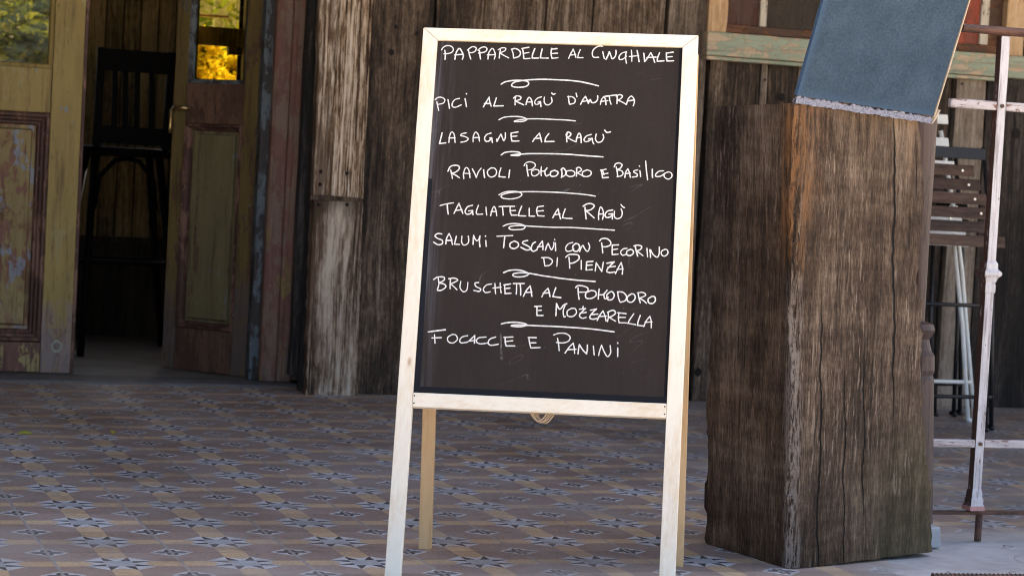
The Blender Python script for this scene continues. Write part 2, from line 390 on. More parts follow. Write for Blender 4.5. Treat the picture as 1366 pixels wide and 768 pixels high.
mb = MB(); mb.plank(X(890, 20) + .003, X(945, 20) - .003, YW - .012, YW + .03, .0, top); mb.plank(ed[1] + .002, e2[0] - .001, YW - .012, YW + .02, 0, 1.30)
mb.plank(X(1274, 120), X(1313, 120), YW - .012, YW + .03, 0, 1.31)
tag(mb.build('pale_plank', M['tan_plank'], house, bevel=.003), 'pale grey weathered planks among the dark ones')
# knots and nail holes
for px, py, r in ((522, 70, .012), (528, 36, .008), (1043, 130, .016), (1020, 107, .006), (1356, 178, .02), (931, 496, .017), (556, 45, .008), (1283, 112, .006)):
    mb = MB(); p = PX(px, py, YW - .0135); mb.loft([[(p.x + r * s * cos(k * .628) * .8, p.y - .002 * s, p.z + r * s * sin(k * .628)) for k in range(10)] for s in (1, .6)]); mb.build('knot_hole', M['dark_hole'], house)
# solid backing
back = flat('dark_backing', (.02, .017, .014), .9)
mb = MB()
xj = X(403, 500, 7.9)
mb.box(xj, 3.46, YW + .034, YW + .12, -.05, 2.6); mb.box(3.46, 4.64, YW + .034, YW + .12, -.05, 1.29); mb.box(4.64, 9.3, YW + .034, YW + .12, -.05, 2.6)
mb.box(3.46, 4.64, YW + .034, YW + .12, 2.2, 2.6)
mb.box(-6.6, X(-150, 300, 8.0), YW + .14, YW + .24, -.05, 2.6)
mb.box(-6.6, xj + .02, YW + .25, YW + .36, 2.16, 2.6)                 # over the door
mb.box(-6.7, -6.55, YW, 9.9, -.05, 2.6); mb.box(9.25, 9.35, YW, 9.9, -.05, 2.6)
mb.build('wall_backing', back, house)
# two pale cover boards nailed over the dark planks, one above the other
def board(name, pts, mat, label, y0=YW - .042, y1=YW - .006):
    mb = MB(); (a0, a1), (b0, b1), z0, z1 = pts; n = 26; rings = []
    for i in range(n + 1):
        f = i / n; z = z0 + (z1 - z0) * f; l = a0 + (a1 - a0) * f + random.uniform(-.003, .003); r_ = b0 + (b1 - b0) * f + random.uniform(-.003, .003)
        rings.append([(l, y0 + random.uniform(-.001, .001), z), ((l + r_) / 2, y0 - .002 + random.uniform(-.002, .002), z + (random.uniform(-.008, .008) if i in (0, n) else 0)), (r_, y0 + random.uniform(-.001, .001), z), (r_, y1, z), (l, y1, z)])
    mb.loft(rings); return tag(mb.build(name, mat, house, bevel=.002), label)
zs = PX(445, 264, YW).z
xa, xb = X(403, 524), X(471, 524); xc, xd = X(413, 264), X(479, 264); xe, xf = X(421, 0), X(492, 0)
board('cover_board', ((xa, xc), (xb, xd), .0, zs - .004), M['grey_board'], 'lower grey brown cover board with rotten streaks', YW - .058)
board('cover_board', ((xc + .002, xe + (xe - xc) * .9), (xd + .003, xf + (xf - xd) * .9), zs + .003, 2.5), M['pale_board'], 'upper pale cover board with deep grain', YW - .048)
for px, py in ((425, 273), (463, 273), (428, 229), (463, 231), (427, 246)):
    p = PX(px, py, YW - (.05 if py < 264 else .061)); mb = MB(); mb.loft([[(p.x + .006 * s * cos(k * .785), p.y - .003 + .003 * s, p.z + .006 * s * sin(k * .785)) for k in range(8)] for s in (1.2, .4)]); mb.build('nail', M['dark_hole'], house)

mb = MB(); p = PX(413, 262, YW - .062); q = PX(480, 262, YW - .062); mb.prism([(p.x, YW - .071, p.z - .012), (q.x + .004, YW - .071, p.z - .009), (q.x + .003, YW - .071, p.z + .004), (p.x + .05, YW - .071, p.z + .007), (p.x, YW - .071, p.z + .003)], (0, .012, 0)); mb.build('broken_ledge', M['dark_plank'], house, bevel=.002)
# door surround
YJ = 7.98
j0, j1 = X(347, 509, YJ), X(389, 509, YJ)
mb = MB()
prof = [(j0, YJ + .16), (j0, YJ + .012), (j0 + .012, YJ), (j0 + .055, YJ), (j0 + .062, YJ + .01), (j0 + .075, YJ + .01), (j0 + .082, YJ - .004), (j1 - .006, YJ - .004), (j1, YJ + .004), (j1, YJ + .16)]
mb.loft([[(px_, py_, zz) for px_, py_ in prof] for zz in (.012, 2.15)]); mb.build('door_jamb', M['jamb'], house, bevel=.002)
mb = MB(); mb.plank(X(387, 500, 7.88), X(402, 500, 7.88), 7.88, 7.93, .045, 2.3); mb.build('corner_strip', M['strip'], house, bevel=.002)
mb = MB(); mb.plank(X(400, 500, 7.76), X(409, 500, 7.76) + .05, 7.745, 7.8, .0, 2.3); mb.build('corner_post', M['strip'], house, bevel=.002)
stop0 = X(331, 506, 8.03)
mb = MB(); mb.plank(stop0, j0 - .001, 8.03, 8.09, .012, 2.15); mb.build('door_stop', M['bluegrey'], house, bevel=.002)
mb = MB(); mb.box(-.4, j1, YJ, YJ + .16, 2.152, 2.25); mb.build('door_lintel', M['jamb'], house)
# threshold and inside floor
mb = MB()
n = 20; rr = [[] for _ in range(4)]
for i in range(n + 1):
    xx = -.6 + (j1 + .0 + .6) * i / n; q = random.uniform(-.004, .004)
    rr[0].append((xx, 7.86 + q, 0)); rr[1].append((xx, 7.868 + q, .008 + random.uniform(-.003, .002))); rr[2].append((xx, 7.9 + q, .010)); rr[3].append((xx, 8.3, .0105))
mb.loft(rr, cap=False, closed=False); mb.build('threshold', flat('worn_stone_sill', (.15, .14, .135), .8, .45, 14, bump=.004), house)
g = G('interior_floor'); x, y, z = g.xyz(); n = g.noise(g.vec(x, y, 0), 6, 6)
mb = MB(); mb.quad((-6.5, 8.05, .012), (9.2, 8.05, .012), (9.2, 9.95, .012), (-6.5, 9.95, .012))
mb.build('inside_floor', g.done(g.ramp(n, [(.3, (.12, .11, .095)), (.7, (.22, .2, .17))]), .6), house)

M['umber'] = wood('dark_umber_board', [(.25, (.012, .008, .005)), (.5, (.045, .03, .018)), (.75, (.08, .055, .034))])
# inner lining with two added openings; the left serves a reflected view
YB = 9.9
lw = (X(-60, 50, YB), X(76, 50, YB), PX(30, 100, YB).z, 2.1)
rw = (X(257, 60, YB), X(325, 60, YB), PX(290, 113, YB).z, 2.1)
mb = MB(); xx = -2.6
while xx < 6.:
    wd = .073; a_, b_ = xx, xx + wd; segs = [(.033, 2.55)]
    for wn in (lw, rw):
        if b_ > wn[0] and a_ < wn[1]:
            if a_ < wn[0]: mb.box(a_ + .001, wn[0], YB, YB + .02, wn[2], wn[3])
            if b_ > wn[1]: mb.box(wn[1], b_ - .001, YB, YB + .02, wn[2], wn[3])
            segs = [(.033, wn[2]), (wn[3], 2.55)]
    for q in segs: mb.box(a_ + .001, b_ - .001, YB, YB + .02 + random.uniform(0, .004), q[0], q[1])
    xx += wd + .004
mb.build('inner_lining', M['inner'], house, bevel=.002)
mb = MB(); mb.box(-2.6, 6., YB - .03, YB - .002, .013, .42); mb.box(-2.6, 6., YB - .045, YB - .002, .421, .45); mb.build('low_shade_boards', M['umber'], house)  # dark boarding added to imitate the dim shade low in the room
mb = MB()                                             # rear wall behind the lining, open at the windows
xs = [-6.6, lw[0], lw[1], rw[0], rw[1], 9.3]
for i in range(5):
    if i in (1, 3): mb.box(xs[i], xs[i + 1], YB + .03, YB + .12, -.05, xs and (lw if i == 1 else rw)[2]); mb.box(xs[i], xs[i + 1], YB + .03, YB + .12, 2.1, 2.6)
    else: mb.box(xs[i], xs[i + 1], YB + .03, YB + .12, -.05, 2.6)
mb.build('rear_wall', back, house)
for wn, bars in ((lw, [(None, None)]), (rw, [(35, 60)])):
    mb = MB(); t = .02
    mb.box(wn[0] - t, wn[0], YB - .02, YB + .13, wn[2] - t, wn[3]); mb.box(wn[1], wn[1] + t, YB - .02, YB + .13, wn[2] - t, wn[3]); mb.box(wn[0], wn[1], YB - .02, YB + .13, wn[2] - t, wn[2] - .001)
    if bars[0][0]:
        mb.box(wn[0] + .001, wn[1] - .001, YB + .02, YB + .06, PX(290, 61, YB).z, PX(290, 36, YB).z)
        mb.box(PX(306, 70, YB).x, wn[1] - .001, YB + .02, YB + .06, PX(310, 73, YB).z, PX(290, 61, YB).z - .001)
        mb.tube([(PX(268, 12, YB).x, YB + .3, PX(268, 14, YB).z), (PX(322, 12, YB).x, YB + .28, PX(322, 18, YB).z)], .01, 6)
    mb.build('added_rear_window', M['inner'], house)
# unseen wall added left of the porch to shade left-facing sides
mb = MB(); yy = 2.8
while yy < 7.6:
    mb.box(-1.5, -1.47, yy, yy + .196, -.05, 2.62); yy += .2
mb.build('added_shade_wall', M['dark_plank'], house)
# porch roof
mb = MB(); xx = -7.
while xx < 9.4:
    mb.box(xx, xx + .196, 5.2, 10.05, 2.62, 2.65); xx += .2
mb.build('roof', M['ceiling'], house)
for k in range(14): mb = MB(); mb.box(-6.8 + k * 1.2, -6.7 + k * 1.2, 5.2, 7.6, 2.5, 2.618); mb.build('rafter', M['ceiling'], house)
mb = MB(); mb.box(-7, 9.4, 5.25, 5.37, 2.38, 2.499); mb.build('eaves_beam', M['ceiling'], house)

M['rustrail2'] = paint('red_brown_rail_paint', (.06, .03, .02), (.15, .085, .055), amount=.5, spots=None)
# ------------------------------------------------------------------ door leaves
def frame_ring(mb, F, s0, s1, z0, z1, prof, fill=None):
    """stepped rectangular moulding; prof = (inset, height) pairs; F maps (s, z, t) to space"""
    rings = [[F(s0 + i, z0 + i, t), F(s1 - i, z0 + i, t), F(s1 - i, z1 - i, t), F(s0 + i, z1 - i, t)] for i, t in prof]
    mb.loft(rings, cap=False)
    if fill: fill.poly(rings[-1])
def fbox(mb, F, s0, s1, z0, z1, t0, t1):
    mb.loft([[F(s0, z0, t), F(s1, z0, t), F(s1, z1, t), F(s0, z1, t)] for t in (t0, t1)])
def glass_mat(tint, name, rough=.03):
    g = G(name); t = g.t; t.nodes.remove(g.b)
    tr = g.n('ShaderNodeBsdfTransparent'); tr.inputs[0].default_value = tint + (1,)
    gl = g.n('ShaderNodeBsdfGlossy'); gl.inputs['Roughness'].default_value = rough
    fr = g.n('ShaderNodeFresnel'); fr.inputs[0].default_value = 1.45
    x, y, z = g.xyz(); bp = g.n('ShaderNodeBump'); bp.inputs['Distance'].default_value = .004
    g.put(bp.inputs['Height'], g.noise(g.vec(x, y, z), 9, 2)); t.links.new(bp.outputs[0], gl.inputs['Normal'])
    mx = g.n('ShaderNodeMixShader'); t.links.new(fr.outputs[0], mx.inputs[0]); t.links.new(tr.outputs[0], mx.inputs[1]); t.links.new(gl.outputs[0], mx.inputs[2])
    t.links.new(mx.outputs[0], g.out.inputs[0]); return g.m
M['glass'] = glass_mat((.76, .72, .42), 'old_window_glass')
M['glass_dark'] = glass_mat((.25, .2, .15), 'dirty_window_glass', .12)

def door(name, F, width, st_r, st_l, zb, zm, zr, ztop, mats, label, pin=.05, ms=1.):
    """s runs from the right edge to the left; st_r / st_l stile widths; bottom rail to zb, panel to zm, mid rail to zr, then glass"""
    main = MB(); T = .042
    fbox(main, F, 0, st_r, .014, ztop, 0, T); fbox(main, F, width - st_l, width, .014, ztop, 0, T)
    md = MB(); fbox(md, F, st_r + .0022, width - st_l - .0022, zm, zr, .001, T - .002)
    fbox(main, F, st_r + .0022, width - st_l - .0022, ztop - .12, ztop, .001, T - .002)
    d = tag(main.build(name, mats[0], house, bevel=.002), label)
    md.build('middle_rail', mats[5] if len(mats) > 5 else mats[0], d, bevel=.002)
    mb = MB(); fbox(mb, F, st_r + .0022, width - st_l -   .0022, .015, zb, .001, T - .002); mb.build('bottom_rail', mats[3], d, bevel=.002)
    mo, fi = MB(), MB()
    a, b = st_r + .001, width - st_l - .001
    frame_ring(mo, F, a, b, zb + .001, zm - .001, [(0, T - .03), (0, T - .002), (.006, T + .008), (.014, T + .008), (.02, T - .002), (.028, T - .004), (.034, T - .012), (.04, T - .012), (.046, T - .022)] if ms == 1. else [(0, T - .03), (0, T - .002), (.003, T + .006), (.008, T + .006), (.012, T - .004), (.018, T - .012), (.022, T - .012), (.026, T - .022)], None)
    mi = .046 if ms == 1. else .026
    mo.build('moulding', mats[1], d)
    frame_ring(fi, F, a + mi, b - mi, zb + mi + .001, zm - mi - .001, [(0, T - .0225), (.012, T - .022), (pin, T - .012), (pin + .003, T - .008)], fi)
    fi.build('panel', mats[2], d)
    bd = MB(); frame_ring(bd, F, a, b, zr + .001, ztop - .121, [(0, 0.004), (0, T - .006), (.012, T - .012), (.016, T - .024), (.016, .004)]); bd.build('glazing_bead', mats[4], d)
    gl = MB(); fbox(gl, F, a + .012, b - .012, zr + .012, ztop - .13, .014, .018); gl.build('pane', M['glass'], d)
    return d
# left leaf, closed
YD = 8.13
xr = PX(113, 0, YD).x
FD = lambda s, z, t: V((xr - s, YD - t + .0, z))
st = xr - PX(70, 60, YD).x
left = door('door', FD, .58, st, .085, PX(30, 455, YD).z, PX(30, 149, YD).z, PX(30, 90, YD).z, 2.13, (M['olive'], M['mould'], M['panelp'], M['redrail'], M['olive']), 'closed olive door leaf with flaking red and blue panel', .016)
mb = MB(); fbox(mb, FD, -.014, -.001, .014, 2.13, .004, .034); mb.build('edge_strip', M['mould'], left, bevel=.002)
g = G('grey_paint_ring'); mb = MB()
p = PX(75, 462, YD - .0435)
mb.loft([[(p.x + r_ * cos(k * .4189) * (1 + .1 * sin(k * 2.1)), p.y - h_, p.z + 1.15 * r_ * sin(k * .4189)) for k in range(15)] for r_, h_ in ((.021, -.002), (.02, .002), (.015, .003), (.012, .0005))], cap=False)
mb.build('paint_ring', flat('dry_grey_paint_smear', (.34, .33, .27), .8, .4, 90), left)
# right leaf, standing open into the house
hz = V((X(332, 508, 8.08), 8.08, 0)); fr = FL(215, 490, .014)
dd = V((fr.x - hz.x, fr.y - hz.y, 0)); wid = dd.length; dd.normalize(); nn = V((-dd.y, dd.x, 0)); nn = nn if nn.y < 0 else -nn
FR = lambda s, z, t: hz + dd * s + nn * (t - .042) + V((0, 0, z))
def DZ(px, py): return PL(px, py, hz, nn).z
def DS(px, py): q = PL(px, py, hz, nn); return (q - hz).dot(dd)
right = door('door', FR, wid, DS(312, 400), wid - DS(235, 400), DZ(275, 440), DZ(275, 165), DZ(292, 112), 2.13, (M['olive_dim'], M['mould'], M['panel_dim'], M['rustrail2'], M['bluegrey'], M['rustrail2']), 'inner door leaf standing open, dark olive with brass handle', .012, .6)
mb = MB(); fbox(mb, FR, .006, .012, .016, 2.12, .0425, .0445); mb.build('edge_strip', M['mould'], right)
s_, z_ = DS(251, 145), DZ(251, 145)
mb = MB(); mb.tube([FR(s_, z_, .001), FR(s_, z_, .008)], .017, 14); mb.tube([FR(s_, z_, .008), FR(s_, z_, .05), FR(s_ + .012, z_ + .003, .06), FR(s_ + .05, z_ + .002, .062), FR(s_ + .064, z_ - .012, .062), FR(s_ + .066, z_ - .07, .062), FR(s_ + .066, z_ - .095, .06)], [.008, .008, .008, .008, .008, .006, .0075], 10)
mb.build('handle', M['brass'], right, smooth=True)

# ------------------------------------------------------------------ window
zt, z1, z0 = PX(937, 42, YW).z, PX(937, 74, YW).z, PX(937, 80, YW).z
x0, x1 = PX(937, 60, YW).x, PX(1363, 90, YW).x
win = MB()
fx0, fx1 = X(941, 20), X(966, 20); gx0, gx1 = X(1337, 40), X(1361, 40)
win.plank(fx0, fx1, YW - .03, YW + .03, zt - .012, 2.2); win.plank(gx0, gx1, YW - .03, YW + .03, zt - .012, 2.2); win.box(fx0, gx1, YW - .03, YW + .03, 2.201, 2.27)
wn = tag(win.build('window', M['frame_pine'], house, bevel=.003), 'window with aged pine frame over the pale green sill')
mb = MB(); n = 18; rings = []
for i in range(n + 1):
    xx = x0 + (x1 - x0) * i / n; q = lambda: random.uniform(-.002, .002)
    rings.append([(xx, YW - .045 + q(), z1), (xx, YW - .045 + q(), zt + q()), (xx, YW + .03, zt), (xx, YW + .03, z1)])
mb.loft(rings); 
mb.box(x0 - .004, x1 - .1, YW - .055, YW - .002, z0, z1 - .003)
mb.build('sill', M['green'], wn, bevel=.004)
mb = MB(); zb0, zb1 = zt + .002, PX(1000, 35, YW).z
mb.box(fx1 + .002, gx0 - .002, YW - .012, YW + .02, zb0, zb1); mb.build('bottom_rail', M['rustrail'], wn, bevel=.003)
mb = MB(); mb.box(X(1013, 20), X(1022, 20), YW - .008, YW + .018, zb1 + .001, 2.2); mb.build('glazing_bar', M['whitebar'], wn, bevel=.002); mb = MB(); mb.box(X(1307, 30), X(1318, 30), YW - .008, YW + .018, zb1 + .001, 2.2); mb.build('glazing_bar', M['whitebar'], wn, bevel=.002)
mb = MB(); mb.box(fx1 + .002, X(1013, 20) - .001, YW + .004, YW + .014, zb1 + .001, 2.2); mb.build('pane', M['redpane'], wn)
mb = MB(); mb.box(X(1270, 30), X(1307, 30) - .001, YW + .004, YW + .014, zb1 + .001, 2.2); mb.build('pane', M['brightred'], wn)
mb = MB(); mb.box(X(1022, 20) + .001, X(1270, 30) - .001, YW + .004, YW + .01, zb1 + .001, 2.2); mb.build('pane', M['brownpane'], wn)
mb = MB(); mb.box(X(1318, 30) + .001, gx0 - .002, YW + .004, YW + .014, zb1 + .001, 2.2); mb.build('pane', M['rustrail'], wn)

# ------------------------------------------------------------------ chalkboard A-frame
BO = V((1.461, 4.028, 0)); EX = V((.91014159, -.41384753, .01930056)); EU = V((.09147492, .24617335, .96489949)); EN = V((.40407255, .87642964, -.26190927))
BO = BO - EX * 0
HB = 1.140; WB = .564
def B(u, v, d=0.): return BO + EX * u + EU * v + EN * d
foot_l = -(B(-WB / 2, 0).z) / EU.z; foot_r = -(B(WB / 2, 0).z) / EU.z
sign = thing('chalkboard_sign', (1.6, 4.2, 0), 'folding pine A-frame chalkboard with handwritten Italian menu standing on the tiles', 'menu board')
SW, TR = .031, .026
def bprism(mb, pts, d0, d1): mb.prism([B(u, v, d0) for u, v in pts], EN * (d1 - d0))
for s, f in ((-1, foot_l), (1, foot_r)):
    mb = MB(); o_ = WB / 2; pts = [(s * o_, f), (s * (o_ - SW), f), (s * (o_ - SW), HB - TR - .0004), (s * o_, HB - .0004)]
    bprism(mb, pts, 0, .02); mb.build('front_leg', M['pine'], sign, bevel=.0015)
mb = MB(); bprism(mb, [(-WB / 2 + .0006, HB), (WB / 2 - .0006, HB), (WB / 2 - SW - .0006, HB - TR), (-WB / 2 + SW + .0006, HB - TR)], .0003, .0197); mb.build('top_rail', M['pine_x'], sign, bevel=.0012)
mb = MB(); bprism(mb, [(-WB / 2 + SW + .0005, .3515), (WB / 2 - SW - .0005, .3515), (WB / 2 - SW - .0005, .3805), (-WB / 2 + SW + .0005, .3805)], -.001, .019); mb.build('bottom_rail', M['pine_x'], sign, bevel=.0015)
# board
g = G('chalkboard_paint'); tc = g.n('ShaderNodeUVMap'); sp = g.n('ShaderNodeSeparateXYZ'); g.t.links.new(tc.outputs[0], sp.inputs[0]); u, v = S(g, sp.outputs[0]), S(g, sp.outputs[1])
n1 = g.noise(g.vec(u * 4., v * 2.4, 0), 1, 6, .6); n2 = g.noise(g.vec(u * 60., v * 5., 0), 1, 4, .6); n3 = g.noise(g.vec(u, v, 0), 160, 3, .7)
col = g.ramp(n1 * .6 + n2 * .25 + n3 * .15, [(.3, (.023, .0168, .0145)), (.7, (.037, .0285, .025))])
sc = (g.noise(g.vec(u * 2. + v * .9, v * 9. - u * 3., 0), 1, 2) - .5).abs()
col = g.mix(g.step(sc, .0012, .004) * .0 + (1 - g.step(sc, .0012, .0045)) * g.step(n1, .52, .62) * .28, col, (.2, .19, .19))
col = g.mix(g.step(g.noise(g.vec(u, v, 3.), 95, 2), .73, .77) * .5, col, (.22, .21, .21))
col = g.mix((1 - g.step(u, .012, .1)) * g.step(g.noise(g.vec(u * 40., v * 2., 5.), 1, 3), .4, .75) * .5, col, (.17, .17, .2))
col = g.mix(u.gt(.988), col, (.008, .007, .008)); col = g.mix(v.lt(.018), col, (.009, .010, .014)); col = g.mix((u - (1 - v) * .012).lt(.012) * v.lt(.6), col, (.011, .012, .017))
g.bump(n3, .0004, .4); M['chalkboard'] = g.done(col, .7, spec=.15)
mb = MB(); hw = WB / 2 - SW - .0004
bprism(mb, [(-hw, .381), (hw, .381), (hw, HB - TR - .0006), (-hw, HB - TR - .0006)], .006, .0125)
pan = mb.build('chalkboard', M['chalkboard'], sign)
me = pan.data; uvl = me.uv_layers.new(name='UVMap'); b0 = base(pan)
for lp in me.loops:
    p = me.vertices[lp.vertex_index].co + b0 - BO; uvl.data[lp.index].uv = ((p.dot(EX) + hw) / (2 * hw), (p.dot(EU) - .381) / (HB - TR - .381))
